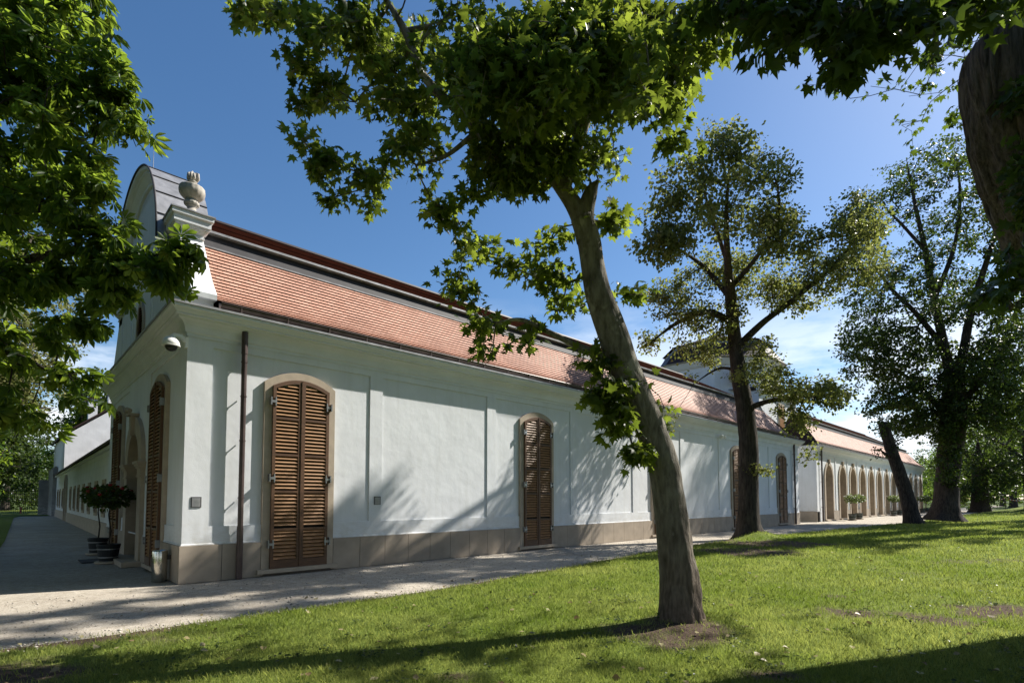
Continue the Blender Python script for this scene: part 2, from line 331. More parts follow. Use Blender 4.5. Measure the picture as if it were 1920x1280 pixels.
# grass blades
def grass_field(name, n, r0, r1, a0, a1, hgt, wid, label):
    r = np.exp(RNG.uniform(math.log(r0), math.log(r1), n)); a = RNG.uniform(a0, a1, n)
    x = CAM[0]+r*np.cos(a); y = CAM[1]+r*np.sin(a); t = edge(x)-y
    s = soil(x, y); dens = n2(x*1.3, y*1.3, 21, 3)
    ok = (t > -.03+.25*n2(x*3, y*3, 2)*RNG.random(n)) & (RNG.random(n) > s*.86) & (RNG.random(n) < .55+dens)
    x, y, r = x[ok], y[ok], r[ok]; n = len(x); z = height(x, y)-.005
    sc = (.7+.5*np.sqrt(r/5)); h = hgt*RNG.uniform(.45, 1.25, n)*(.7+.7*dens[ok])*np.clip(sc, 1, 2.2); w = wid*RNG.uniform(.7, 1.3, n)*np.clip(r/6, .8, 7)
    th = RNG.uniform(0, 2*math.pi, n); ln = RNG.uniform(.1, .9, n)*h; la = RNG.uniform(0, 2*math.pi, n)
    P = np.stack([x, y, z], -1); S = np.stack([np.cos(th), np.sin(th), 0*th], -1)*w[:, None]/2; D = np.stack([np.cos(la), np.sin(la), 0*la], -1)
    m_ = P+D*ln[:, None]*.35+np.array([0,0,1])*h[:, None]*.6; tp = P+D*ln[:, None]+np.array([0,0,1])*h[:, None]
    V = np.stack([P-S, P+S, m_+S*.8, tp, m_-S*.8], 1).reshape(-1, 3)
    Fq = np.arange(n*5).reshape(n, 5)
    rn = np.clip(.42*RNG.random(n)+1.5*(n2(x*.45, y*.45, 31, 4)-.5)+.9*(n2(x*2.6, y*2.6, 32, 3)-.5)+.26, 0, 1)
    return tag(np_mesh(name, V, Fq, GRASS, attrs={'rnd': np.repeat(rn, 5)}), label, 'grass', kind='stuff')
va = math.atan2(FH[1], FH[0])
grass_field('grass', 560000, 4.2, 75, va-R_(47), va+R_(47), .042, .0045, 'short sunlit green grass of the lawn around the tree trunks')

# ================================================================== BUILDING HELPERS
def sweep(prof, path, closed=False, uvscale=None):
    """prof: list (out, z); path: list of (x, y); outward is to the right of travel direction"""
    P = [np.array(p, float) for p in path]; n = len(P); offs = []
    for i in range(n):
        def nr(a, b): d = b-a; d = d/np.linalg.norm(d); return np.array([d[1], -d[0]])
        if i == 0: m = nr(P[0], P[1])
        elif i == n-1: m = nr(P[-2], P[-1])
        else:
            a = nr(P[i-1], P[i]); b = nr(P[i], P[i+1]); m = (a+b)/(1+a@b)
        offs.append(m)
    vs = []; fs = []; k = len(prof)
    for i in range(n):
        for o, z in prof: q = P[i]+offs[i]*o; vs.append((q[0], q[1], z))
    for i in range(n-1):
        for j in range(k-1): fs.append((i*k+j, (i+1)*k+j, (i+1)*k+j+1, i*k+j+1))
    fs.append(tuple(range(k))); fs.append(tuple((n-1)*k+j for j in range(k-1, -1, -1)))
    return vs, fs
def panel_wall(mb, T, L0, L1, z0, z1, panels, dep=.032):
    """wall front in the plane y=0 of local frame T(x,y,z); panels list (a,b,za,zb) recessed"""
    xs = sorted({L0, L1, *[p[0] for p in panels], *[p[1] for p in panels]}); zs = sorted({z0, z1, *[p[2] for p in panels], *[p[3] for p in panels]})
    for i in range(len(xs)-1):
        for j in range(len(zs)-1):
            a, b, c, d = xs[i], xs[i+1], zs[j], zs[j+1]
            rec = any(p[0] <= a+1e-6 and p[1] >= b-1e-6 and p[2] <= c+1e-6 and p[3] >= d-1e-6 for p in panels); y = dep if rec else 0
            mb.quad(T(a,y,c), T(b,y,c), T(b,y,d), T(a,y,d))
    for a, b, c, d in panels:
        for q in ([(a,0,c),(a,dep,c),(a,dep,d),(a,0,d)], [(b,dep,c),(b,0,c),(b,0,d),(b,dep,d)], [(a,0,c),(b,0,c),(b,dep,c),(a,dep,c)], [(a,dep,d),(b,dep,d),(b,0,d),(a,0,d)]):
            mb.quad(*[T(*w) for w in q])
def seg_arch(hw, zs, za, n=12, x0=0):
    h = za-zs; r = (hw*hw+h*h)/(2*h); a = math.asin(hw/r)
    return [(x0+r*math.sin(t), za-r+r*math.cos(t)) for t in np.linspace(a, -a, n)]
def ring(mb, inner, outer, y0, y1):
    """open band between two polylines of the same count (x,z), depth y0..y1 (y0 = front)"""
    n = len(inner); vs = [(x, y0, z) for x, z in inner]+[(x, y0, z) for x, z in outer]+[(x, y1, z) for x, z in inner]+[(x, y1, z) for x, z in outer]; fs = []
    for i in range(n-1):
        fs += [(i, i+1, n+i+1, n+i), (2*n+i, 3*n+i, 3*n+i+1, 2*n+i+1), (i, 2*n+i, 2*n+i+1, i+1), (n+i, n+i+1, 3*n+i+1, 3*n+i)]
    fs += [(0, n, 3*n, 2*n), (n-1, 3*n-1, 4*n-1, 2*n-1)]
    mb.add(vs, fs)

# ------- shuttered window component (origin on the wall face, x along wall, -y outwards)
def make_window(parent, loc, rotz):
    fr = MB(); HW = .775; hi = .60
    outer = [(HW, .0)]+seg_arch(HW, 4.06, 4.34, 14)+[(-HW, .0)]; inner = [(hi, .12)]+seg_arch(hi, 3.98, 4.16, 14)+[(-hi, .12)]
    ring(fr, inner, outer, -.045, .03)
    w = fr.build('window_frame', STONE, parent, loc=loc, rotz=rotz)
    MB().box(-.86, .86, -.12, .02, .05, .135).build('sill', STONE, w)
    MB().box(-.6, .6, -.004, .02, .13, 4.0).build('recess_shade', DARK, w)  # flat near-black sheet, the opening's shade put into its colour
    for sgn in (-1, 1):
        sh = MB(); fm = MB(); W_ = .615; st = .065; arc = seg_arch(W_, 3.99, 4.17, 25)
        def top(x): return float(np.interp(abs(x), [0, .15, .3, .45, W_], [4.17, 4.159, 4.126, 4.072, 3.99]))
        x0, x1 = .008, W_; yf, yb = -.10, -.05
        P = lambda pts: fm.prism([(sgn*x, z) for x, z in (pts if sgn > 0 else pts[::-1])], yf, yb)
        P([(x0, .14), (x0+st, .14), (x0+st, top(x0+st)), (x0, top(x0))]); P([(x1-st, .14), (x1, .14), (x1, top(x1)), (x1-st, top(x1-st))])
        xs = np.linspace(x0+st, x1-st, 7)
        P([(x, top(x)-.085) for x in xs]+[(x, top(x)) for x in xs[::-1]])
        rails = [.14, .92, 1.72, 2.50, 3.28]; rh = [.17, .05, .05, .05, .05]
        for z, h in zip(rails, rh): P([(x0+st, z), (x1-st, z), (x1-st, z+h), (x0+st, z+h)])
        z = .33
        while z < 4.02:
            if not any(r-.03 < z < r+h+.005 for r, h in zip(rails[1:], rh[1:])):
                zt = z+.045
                xa = x0+st; xb = x1-st
                if zt > top(xb)-.08:
                    cand = [x for x in np.linspace(xa, xb, 30) if zt < top(x)-.075]; xb = max(cand) if cand else xa
                if xb-xa > .06:
                    a, b = sorted((sgn*xa, sgn*xb))
                    sh.add([(a,-.098,z),(b,-.098,z),(b,-.058,z+.052),(a,-.058,z+.052),(a,-.094,z-.009),(b,-.094,z-.009),(b,-.054,z+.043),(a,-.054,z+.043)],
                           [(0,1,2,3),(7,6,5,4),(4,5,1,0),(3,2,6,7),(0,3,7,4),(1,5,6,2)])
            z += .078
        leaf = fm.build('shutter', WOODF, w); sh.build('louvres', WOOD, w)
        MB().box(min(sgn*x0, sgn*(x1)), max(sgn*x0, sgn*x1), -.049, -.046, .15, 3.95).build('shutter_shade_sheet', DARK, w)  # near-black sheet that paints the shade behind the louvres
        for z in (.62, 2.0, 3.62):
            hg = MB(); xx = sgn*(W_+.005); hg.box(min(xx-sgn*.075, xx+sgn*.05), max(xx-sgn*.075, xx+sgn*.05), -.118, -.100, z, z+.05)
            hg.box(xx-.012+sgn*.04, xx+.012+sgn*.04, -.135, -.045, z-.05, z+.11); hg.box(min(xx-sgn*.07, xx-sgn*.045), max(xx-sgn*.07, xx-sgn*.045), -.116, -.099, z-.06, z+.12)
            hg.build('hinge', IRON, w)
    MB().box(-.016, .022, -.115, -.06, .15, 4.15).build('astragal', WOODF, w)
    return w

# ================================================================== MAIN BUILDING
H = empty('main_building', (0,0,0)); tag(H, 'long white plastered building with red tiled mansard roof, curved corner gable and wooden shutters', 'building')
LEN, DEP = 34.15, 9.7
EAVE = 5.2
bays = [.45+3.78*k for k in range(7)]+[26.95, 29.6]; ends = [.45+3.78*k+3.44 for k in range(7)]+[29.2, 32.95]
panels = [(a, b, 1.06, 4.57) for a, b in zip(bays, ends)]
mb = MB(); TL = lambda x, y, z: (x, y, z); panel_wall(mb, TL, 0, LEN, .0, EAVE, panels)
TG = lambda x, y, z: (y, x, z)
gp = [(.62, 3.4, 1.06, 4.57), (3.72, 5.98, 1.06, 4.57), (6.3, 9.1, 1.06, 4.57)]
# gable wall with the door opening: the middle bay is cut round the arch
g1 = MB()
def TGr(x, y, z): return (y, x, z)
def add_g(a, b, pn):
    m2 = MB(); panel_wall(m2, TGr, a, b, 0, EAVE, pn); g1.add(m2.v, [f[::-1] for f in m2.f])
DC, DR, DZ = 4.88, .98, 2.50
add_g(0, DC-DR, [gp[0]]); add_g(DC+DR, DEP, [gp[2]])
arc = [(DC+DR*math.cos(t), DZ+DR*math.sin(t)) for t in np.linspace(0, math.pi, 21)]
for (a, za), (b, zb) in zip(arc[:-1], arc[1:]): g1.quad((0, a, za), (0, a, EAVE), (0, b, EAVE), (0, b, zb))
mb.add(g1.v, g1.f)
mb.quad((LEN,0,0),(LEN,DEP,0),(LEN,DEP,EAVE),(LEN,0,EAVE)); mb.quad((0,DEP,0),(0,DEP,EAVE),(LEN,DEP,EAVE),(LEN,DEP,0))
mb.build('wall', WALL, H)
# plinth of stone blocks
pl = MB(); jt = MB(); wins = [2.2, 9.76, 17.32, 24.9, 31.2]
def blocks(T, a, b, step=.683):
    pl = MB()
    n = max(1, round((b-a)/step)); w = (b-a)/n
    for i in range(n):
        x0, x1 = a+i*w+.005, a+(i+1)*w-.005
        pts = [T(x0,-.045,0),T(x1,-.045,0),T(x1,0.0,0),T(x0,0.0,0),T(x0,-.045,.70),T(x1,-.045,.70),T(x1,.0,.70),T(x0,.0,.70)]
        pl.add(pts, [(0,3,2,1),(4,5,6,7),(0,1,5,4),(1,2,6,5),(2,3,7,6),(3,0,4,7)])
    pl.build('plinth', PLINTH, H)
cur = -.045
for w in wins: blocks(TL, cur, w-.78); cur = w+.78
blocks(TL, cur, LEN+.02)
Tg2 = lambda x, y, z: (y, x, z)
for a, b in ((0.0, 1.47), (3.03, 3.72), (6.05, 6.95), (8.5, 9.7)): blocks(Tg2, a, b)
MB().box(0.03, LEN-.02, -.03, -.002, .0, .692).add([(-.03,0.02,.0),(-.002,0.02,0),(-.002,3.7,0),(-.03,3.7,0),(-.03,0.02,.692),(-.002,.02,.692),(-.002,3.7,.692),(-.03,3.7,.692)], [(0,3,2,1),(4,5,6,7),(0,1,5,4),(1,2,6,5),(2,3,7,6),(3,0,4,7)]).build('plinth_joint', JOINT, H)
MB().add(*sweep([(0,.702),(.015,.702),(.015,.722),(0,.735)], [(0,DEP),(0,0),(LEN,0)])).build('plinth_moulding', WALL, H)
# cornice along the front and the gable, hollow cyma profile
cp = [(0,4.72),(.022,4.72),(.022,4.78),(.05,4.80),(.06,4.86),(.085,4.93),(.13,4.985),(.19,5.02),(.20,5.055),(.25,5.06),(.25,5.09),(.275,5.11),(.30,5.15),(.34,5.175),(.34,5.225),(-.05,5.245)]
rpath = [(0,DEP+.0),(0,0),(LEN,0),(LEN,4)]
mb = MB(); mb.add(*sweep(cp, rpath)); mb.build('cornice', TRIM, H)
MB().add(*sweep([(-.03,5.25),(.362,5.229),(.362,5.272),(-.03,5.305)], rpath)).build('cornice_flashing', ZINC, H)
# roof: concave lower mansard, dark band, upper slope
def profile(pts, n):
    P = np.array(pts, float); s = np.concatenate([[0], np.cumsum(np.hypot(*np.diff(P, axis=0).T))]); t = np.linspace(0, s[-1], n+1)
    return np.stack([np.interp(t, s, P[:, 0]), np.interp(t, s, P[:, 1])], 1), s[-1]/n
def smooth_curve(pts, n=40):
    P = np.array(pts, float); out = []
    for i in range(len(P)-1):
        p0 = P[max(i-1, 0)]; p1 = P[i]; p2 = P[i+1]; p3 = P[min(i+2, len(P)-1)]
        for t in np.linspace(0, 1, 10, endpoint=False):
            out.append(.5*((2*p1)+(-p0+p2)*t+(2*p0-5*p1+4*p2-p3)*t*t+(-p0+3*p1-3*p2+p3)*t**3))
    out.append(P[-1]); return np.array(out)
def tiles(name, prof, course, width, u0, u1, hip0, hip1, mat, parent, y0=0, sgn=1, step=.02, rise0=None):
    """courses of overlapping tiles; hipX = how much the end moves in per metre of run"""
    q, c = profile(prof, max(2, round(np.hypot(*np.diff(np.array(prof), axis=0).T).sum()/course)))
    vs = []; fs = []; uv = []
    for i in range(len(q)-1):
        a, b = q[i], q[i+1]; d = (b-a)/np.linalg.norm(b-a); nrm = np.array([-d[1], d[0]])  # outward (towards -v, up)
        a0 = a+nrm*step; a1 = a+d*.022+nrm*.001; ra = a[0]-prof[0][0]; rb = b[0]-prof[0][0]
        L0, L1, l0, l1 = u0+hip0*ra, u1-hip1*ra, u0+hip0*rb, u1-hip1*rb
        n = len(vs)
        for (x, p) in ((L0, a1), (L1, a1), (L0, a0), (L1, a0), (l0, b+nrm*.002), (l1, b+nrm*.002)): vs.append((x, y0+sgn*p[0], p[1]))
        fs += [(n, n+1, n+3, n+2), (n+2, n+3, n+5, n+4)]
        m = (i+.5)*course
        uv += [(L0, m), (L1, m), (L1, m), (L0, m), (L0, i*course), (L1, i*course), (l1, (i+1)*course), (l0, (i+1)*course)]
    o = mkobj(name, vs, fs, mat, parent); u = o.data.uv_layers.new(name='UVMap'); u.data.foreach_set('uv', np.array(uv, np.float32).ravel()); return o
lowp = smooth_curve([(-.10,5.50),(.14,5.68),(.42,6.0),(.68,6.36),(.92,6.71),(1.15,7.04)])
upp = [(1.38,7.44),(4.85,9.40)]
def mansard(parent, u0, u1, hip0, hip1, zoff=0.0):
    lo = lowp+np.array([0, zoff]); up = [(a, b+zoff) for a, b in upp]
    tiles('lower_roof', lo, .118, .17, u0, u1, hip0, hip1, TILE, parent, step=.026)
    h0 = u0+hip0*1.25; h1 = u1-hip1*1.25
    tiles('upper_roof', up, .155, .18, h0-.02, h1+.02, hip0, hip1, TILE2, parent, step=.03)
    bd = MB(); z = zoff
    bd.add([(h0,1.15,7.045+z),(h1,1.15,7.045+z),(h1-hip1*.12,1.27,7.40+z),(h0+hip0*.12,1.27,7.40+z)], [(0,1,2,3)]); bd.build('roof_band', BAND, parent)
    lg = MB(); lg.box(h0-.03, h1+.03, 1.10, 1.2, 7.035+z, 7.066+z); lg.build('band_flashing', ZINC, parent)
    gt = MB(); gt.box(h0-.05, h1+.05, 1.19, 1.27, 7.385+z, 7.405+z); gt.box(h0-.05, h1+.05, 1.155, 1.192, 7.40+z, 7.45+z); gt.box(h0-.05, h1+.05, 1.27, 1.40, 7.40+z, 7.43+z); gt.build('upper_eave_board', ZINC, parent)
    # back slopes and ends close the roof
    bk = MB(); yb = 2*4.85
    bk.quad((h0+hip0*3.4,4.85,9.40+z),(h1-hip1*3.4,4.85,9.40+z),(u1,yb+.1,5.5+z),(u0,yb+.1,5.5+z))
    if hip0: bk.add([(u0,-.1,5.5+z),(u0+hip0*1.25,1.15,7.05+z),(u0+hip0*1.45,1.38,7.44+z),(u0+hip0*4.95,4.85,9.40+z),(u0+hip0*1.25,yb-1.15,7.05+z),(u0,yb+.1,5.5+z)], [(5,4,3,2,1,0)])
    if hip1: bk.add([(u1,-.1,5.5+z),(u1-hip1*1.25,1.15,7.05+z),(u1-hip1*1.45,1.38,7.44+z),(u1-hip1*4.95,4.85,9.40+z),(u1-hip1*1.25,yb-1.15,7.05+z),(u1,yb+.1,5.5+z)], [(0,1,2,3,4,5)])
    bk.build('end_roof', TILE2, parent)
    rd = MB(); rd.tube([(h0+hip0*3.4-.02,4.85,9.415+z),(h1-hip1*3.4,4.85,9.415+z)], .09, 8); rd.build('ridge_tiles', TILE2, parent)
def gutter(parent, u0, u1, y=-.19, z=5.42, rad=.10):
    a = np.linspace(math.pi, 2*math.pi, 9); vs = []; fs = []
    for u in (u0, u1):
        for t in a: vs.append((u, y+rad*math.cos(t), z+rad*math.sin(t)))
        for t in a[::-1]: vs.append((u, y+(rad-.006)*math.cos(t), z+(rad-.006)*math.sin(t)))
    k = 18; fs = [(j, (j+1) % k, k+(j+1) % k, k+j) for j in range(k)]
    g = MB().add(vs, fs).tube([(u0, y-rad, z+.004), (u1, y-rad, z+.004)], .011, 6).build('gutter', GUT, parent, smooth=False)
    MB().box(u0, u1, -.09, -.07, 5.30, 5.48).build('fascia', BAND, parent)
    n = int((u1-u0)/.92); proto = None
    for i in range(n+1):
        if proto is None:
            b = MB(); b.add([(dx, y+(rad+.008)*math.cos(t), z+(rad+.008)*math.sin(t)) for dx in (0, .03) for t in a], [(j, j+1, 10+j, 9+j) for j in range(8)]); b.box(.002,.028,y-.10,y-.086,z-.13,z); b.box(.002,.028,y-.012,y+.012,z-.16,z-.08)
            proto = b.build('gutter_bracket', GUT, g)
            proto.location.x = u0+.35
        else:
            c = proto.copy(); COL.objects.link(c); c.parent = g; c.location.x = u0+.35+i*.92
    return g
def downpipe(parent, u, y=-.115, z0=.0, z1=4.98, r=.052):
    p = MB(); p.tube([(u, y, z0), (u, y, z1)], r, 14); p.tube([(u, y, z0+.0), (u, y, z0+1.05)], r+.007, 14); p.tube([(u, y, z1-.45), (u, y, z1)], r+.008, 14)
    d = p.build('downpipe', GUT, parent, smooth=False)
    for z in (.98, 1.6, 2.75, 3.65, 4.35):
        c = MB(); c.tube([(u, y, z), (u, y, z+.025)], r+.009, 14); c.box(u+.0, u+.016, y, 0, z, z+.02); c.build('pipe_clamp', GUT, d)
mansard(H, .47, 32.9, 0, .95)
gutter(H, .50, 33.6)
downpipe(H, .99); downpipe(H, 33.15)
for w in wins: make_window(H, (w, 0, 0), 0)
for v_ in (2.25, 7.72): make_window(H, (0, v_, 0), -math.pi/2)
# gable wall above the cornice: shoulders follow the roof curve, round arched top
GC = DEP/2; AW, AZ0, AH = 3.25, 7.0, 2.8
def outline(inset=0):
    pts = [(0.0, 5.28)]
    for p in lowp[::5]: pts.append((max(0.02, p[0]+.0), p[1]+.10))
    pts += [(1.35, 7.25), (1.35, 7.3)]
    pts += [(GC-AW*math.cos(t), AZ0+AH*math.sin(t)) for t in np.linspace(math.asin(.14), math.pi-math.asin(.14), 41)]
    pts += [(DEP-1.35, 7.3), (DEP-1.35, 7.25)]+[(DEP-max(.02, p[0]), p[1]+.10) for p in lowp[::-5]]+[(DEP, 5.28)]
    return pts
ol = outline(); gb = MB(); n = len(ol)
gb.add([(0, a, z) for a, z in ol]+[(.43, a, z) for a, z in ol], [tuple(range(n-1, -1, -1)), tuple(range(n, 2*n))]+[(i, i+1, n+i+1, n+i) for i in range(n-1)])
# flared curved coping surface standing proud of the roof tiles at each shoulder
cv = [(-.11,5.50),(-.12,5.60)]+[(p[0]-.10, p[1]+.09) for p in lowp[12::4]]+[(1.06,7.25)]
for s, off in ((1, 0), (-1, DEP)):
    k = len(cv); pts = [(0.02, off+s*a, z) for a, z in cv]+[(.46, off+s*a, z) for a, z in cv]+[(0.02, off+s*(a+.5), z) for a, z in cv]+[(.46, off+s*(a+.5), z) for a, z in cv]
    fs = [(i, k+i, k+i+1, i+1) for i in range(k-1)]+[(i, i+1, 2*k+i+1, 2*k+i) for i in range(k-1)]+[(k+i, 3*k+i, 3*k+i+1, k+i+1) for i in range(k-1)]+[(0, 2*k, 3*k, k)]
    gb.add(pts, fs)
gb.build('gable_wall', WALL, H)
# arched moulding of the gable
am = MB(); mp_ = [(0,-.30),(-.05,-.30),(-.06,-.24),(-.10,-.20),(-.16,-.12),(-.20,-.10),(-.20,-.05),(-.26,-.03),(-.28,.02),(.0,.03)]
tt = np.linspace(math.asin(.05), math.pi-math.asin(.05), 45); vs = []; k = len(mp_)
for t in tt:
    for du, dr in mp_: vs.append((du-.005, GC-(AW+dr)*math.cos(t), AZ0+(AH+dr)*math.sin(t)))
am.add(vs, [(i*k+j, i*k+j+1, (i+1)*k+j+1, (i+1)*k+j) for i in range(len(tt)-1) for j in range(k-1)]); am.build('arch_moulding', TRIM, H, smooth=False)
# sheet roof behind the arch
bl = MB(); vs = []
for u in (-.30, .72):
    for t in tt: vs.append((u, GC-(AW+.045)*math.cos(t), AZ0+(AH+.045)*math.sin(t)))
m_ = len(tt); bl.add(vs, [(i, i+1, m_+i+1, m_+i) for i in range(m_-1)]+[tuple(range(2*m_-1, m_-1, -1))]); b_ = bl.build('arched_sheet_roof', ZINC, H, smooth=False)
sm = MB()
for t in np.linspace(.25, math.pi-.25, 13):
    y, z = GC-(AW+.055)*math.cos(t), AZ0+(AH+.055)*math.sin(t); sm.tube([(-.3, y, z), (.72, y, z)], .014, 5)
sm.build('sheet_seam', BAND, b_)
ed = MB(); ed.tube([(-.3, GC-(AW+.05)*math.cos(t), AZ0+(AH+.05)*math.sin(t)) for t in tt], .02, 6); ed.build('sheet_edge', BAND, b_)
# fine panel line inside the gable arch + window
ln = MB()
for (a, b, c, d) in ((1.75, 3.35, 5.45, 7.3), (3.75, 6.0, 5.45, 7.3), (6.4, 7.9, 5.45, 7.3)):
    ln.box(-.012, .0, a, b, d, d+.03); ln.box(-.012, .0, a-.03, a, c, d+.03); ln.box(-.012, .0, b, b+.03, c, d+.03)
vs = [(-.01, GC-(AW-dr)*math.cos(t), AZ0+.1+(AH-dr)*math.sin(t)) for t in tt[4:-4] for dr in (.52, .55)]
ln.add(vs, [(2*i, 2*i+1, 2*i+3, 2*i+2) for i in range(len(tt)-9)]); ln.build('panel_moulding', WALL, H)
ov = MB(); N_ = 28; zc = 6.05
inn = [(.36*math.cos(t), zc+.50*math.sin(t)) for t in np.linspace(0, 2*math.pi, N_)]; out_ = [(.50*math.cos(t), zc+.64*math.sin(t)) for t in np.linspace(0, 2*math.pi, N_)]
ring(ov, inn, out_, -.05, .01); ow = ov.build('oval_window', STONE, H, loc=(0, GC, 0), rotz=-math.pi/2)
lv = MB(); lv.prism(inn[:-1], -.02, 0)
lv.build('window_pane', DARK, ow); lz = MB(); z = zc-.46  # near-black disc paints the darkness behind the oval louvres
while z < zc+.45:
    hw = .35*math.sqrt(max(0, 1-((z+.02-zc)/.5)**2))
    if hw > .05: lz.add([(-hw,-.06,z),(hw,-.06,z),(hw,-.02,z+.045),(-hw,-.02,z+.045)], [(0,1,2,3)])
    z += .07
lz.build('louvres', WOOD, ow); MB().box(-.02,.02,-.075,-.03,zc-.47,zc+.47).build('astragal', WOODF, ow)
# pedestals with moulded caps and urns
def pedestal(v0, v1, front):
    p = MB()
    def tier(e, z0, z1): p.box(-.0-e, .44+e, v0-e, v1+e, z0, z1)
    tier(0, 6.9, 7.18)
    for e, z0, z1 in ((.025,7.10,7.13),(.012,7.18,7.19),(.02,7.19,7.20),(.03,7.20,7.215),(.042,7.215,7.23),(.058,7.23,7.25),(.078,7.25,7.275),(.10,7.275,7.31),(.115,7.31,7.325),(.125,7.325,7.46),(.15,7.46,7.475),(.165,7.475,7.56)): tier(e, z0, z1)
    o = p.build('pedestal', TRIM, H)
    MB().box(-.19, .63, v0-.19, v1+.19, 7.562, 7.59).build('pedestal_flashing', ZINC, o); return o
pedestal(.98, 1.62, 1); pedestal(DEP-1.62, DEP-.98, -1)
def urn(loc, label):
    u = empty('stone_urn', loc); u.scale = (1.02, 1.02, 1.2); tag(u, label, 'urn', 'carved urns on the gable pedestals')
    MB().box(-.15,.15,-.15,.15,0,.05).lathe([(.13,.05),(.135,.075),(.11,.10),(.085,.13),(.08,.16),(.10,.18),(.115,.195)], 28).build('foot', URN, u, smooth=True)
    MB().lathe([(.085,.19),(.125,.20),(.145,.225),(.14,.255),(.115,.27),(.10,.275),(.12,.30)], 48, flute=.03, nf=12).build('neck_ring', URN, u, smooth=True)
    MB().lathe([(.10,.295),(.15,.32),(.205,.365),(.238,.42),(.245,.46),(.235,.50),(.238,.512),(.225,.53),(.18,.55),(.11,.572),(.075,.585)], 72, flute=.014, nf=14).build('bowl', URN, u, smooth=True)
    b = MB().lathe([(.075,.575),(.06,.605),(.085,.625),(.088,.635),(.075,.65),(.075,.67)], 24)
    rr = random.Random(3)
    for k in range(9):
        a = k*2.4; r = .055+.035*rr.random(); x, y = r*math.cos(a), r*math.sin(a); t = .75+.08*rr.random()
        b.tube([(x*.7,y*.7,.65),(x*1.25,y*1.25,.70),(x*1.2,y*1.2,t),(x*.8,y*.8,t+.02)], [.03,.034,.026,.008], 7)
    b.tube([(0,0,.65),(.01,0,.74),(-.01,.01,.81),(.0,.0,.84)], [.05,.05,.03,.006], 8)
    b.build('flame_finial', URN, u, smooth=True); return u
urn((.24,1.12,7.59), 'carved stone urn with flame finial on the near corner pedestal of the gable')
urn((.24,DEP-1.3,7.59), 'carved stone urn on the far pedestal of the gable, hidden behind chestnut leaves')
lr = MB(); lr.tube([(.05,GC-.5,9.8),(.05,GC-.5,10.6)], [.012,.004], 6); tag(lr.build('lightning_rod', IRON), 'thin metal lightning rod standing on top of the arched gable', 'lightning rod')
# portal on the gable
po = MB()
inn = [(DR-.22, .12)]+[((DR-.22)*math.cos(t), DZ+(DR-.22)*math.sin(t)) for t in np.linspace(0, math.pi, 21)]+[(-(DR-.22), .12)]
out_ = [(DR+.2, .0)]+[((DR+.2)*math.cos(t), DZ+(DR+.2)*math.sin(t)) for t in np.linspace(0, math.pi, 21)]+[(-(DR+.2), .0)]
ring(po, inn, out_, -.09, .45)
p_ = po.build('portal', STONE, H, loc=(0, DC, 0), rotz=-math.pi/2)
for s in (-1, 1):
    q = MB()
    for e, z0, z1 in ((.02,2.12,2.16),(.0,2.16,2.32),(.03,2.32,2.37),(.06,2.37,2.43),(.09,2.43,2.49)): q.box(s*(DR-.01)-.23-e, s*(DR-.01)+.23+e, -.10-e, .3, z0, z1)
    q.build('impost', STONE, p_)
MB().prism([(-.10,3.2),(.10,3.2),(.15,3.70),(-.15,3.70)], -.17, -.0).prism([(-.2,3.70),(.2,3.70),(.2,3.76),(-.2,3.76)], -.24, 0).tube([(-.14,-.2,3.82),(0,-.24,3.86),(.14,-.2,3.82)], .06, 8).build('keystone', STONE, p_)
MB().box(-.80,.80,.36,.42,.14,3.3).build('door_leaf', DOORW, p_); MB().box(-.8,.8,.30,.36,2.42,2.50).box(-.04,.04,.32,.36,.14,2.42).box(-.66,-.14,.34,.36,.5,1.1).box(.14,.66,.34,.36,.5,1.1).box(-.66,-.14,.34,.36,1.3,2.2).box(.14,.66,.34,.36,1.3,2.2).build('door_panel', WOODF, p_)
MB().box(-1.3,1.3,-.42,.4,0,.12).build('door_step', STONE, p_)
# intercom plaques: steel frame, dark face, faint rows
def plaque(x, z, name_label):
    a = empty('wall_plaque', (x, 0, z)); tag(a, name_label, 'plaque', 'small grey plaques on the front wall')
    MB().box(-.088,.088,-.012,.002,-.10,.10).build('backplate', BAND, a); MB().box(-.075,.07,-.018,-.012,-.09,.082).build('face', ZINC, a)
    rr = random.Random(int(x*10)); t = MB()
    for zz, w in ((.045,.05),(.012,.06),(-.012,.045),(-.045,.05),(-.07,.03)): t.box(-w, w*.8, -.0195, -.018, zz, zz+.008)
    t.build('plaque_line', IRON, a)
plaque(.225, 1.53, 'small grey plaque on the white corner pilaster left of the downpipe'); plaque(4.11, 1.55, 'small grey plaque on the white wall right of the first shuttered window')
def dome_cam(loc, rz, s, label, group):
    c = empty('security_camera', loc, rz); tag(c, label, 'security camera', group); c.scale = (s, s, s)
    MB().lathe([(.02,.16),(.08,.155),(.12,.12),(.145,.06),(.15,0),(.135,-.01)], 24).build('housing', WHITE, c, smooth=True)
    MB().lathe([(.105,-.005),(.10,-.045),(.075,-.085),(.03,-.105),(.005,-.108)], 20).build('dome', BLACK, c, smooth=True)
    MB().lathe([(.108,.0),(.155,.0),(.155,-.012),(.108,-.012)], 24).build('rim', WHITE, c)
    MB().tube([(0,0,.14),(.05,0,.21),(.16,0,.20),(.24,0,.13)], [.05,.045,.045,.05], 10).box(.22,.27,-.06,.06,.0,.20).build('bracket', WHITE, c)
dome_cam((-.27,-.02,4.47), 0, 1.0, 'white dome security camera at the near corner of the long building', 'dome security cameras')
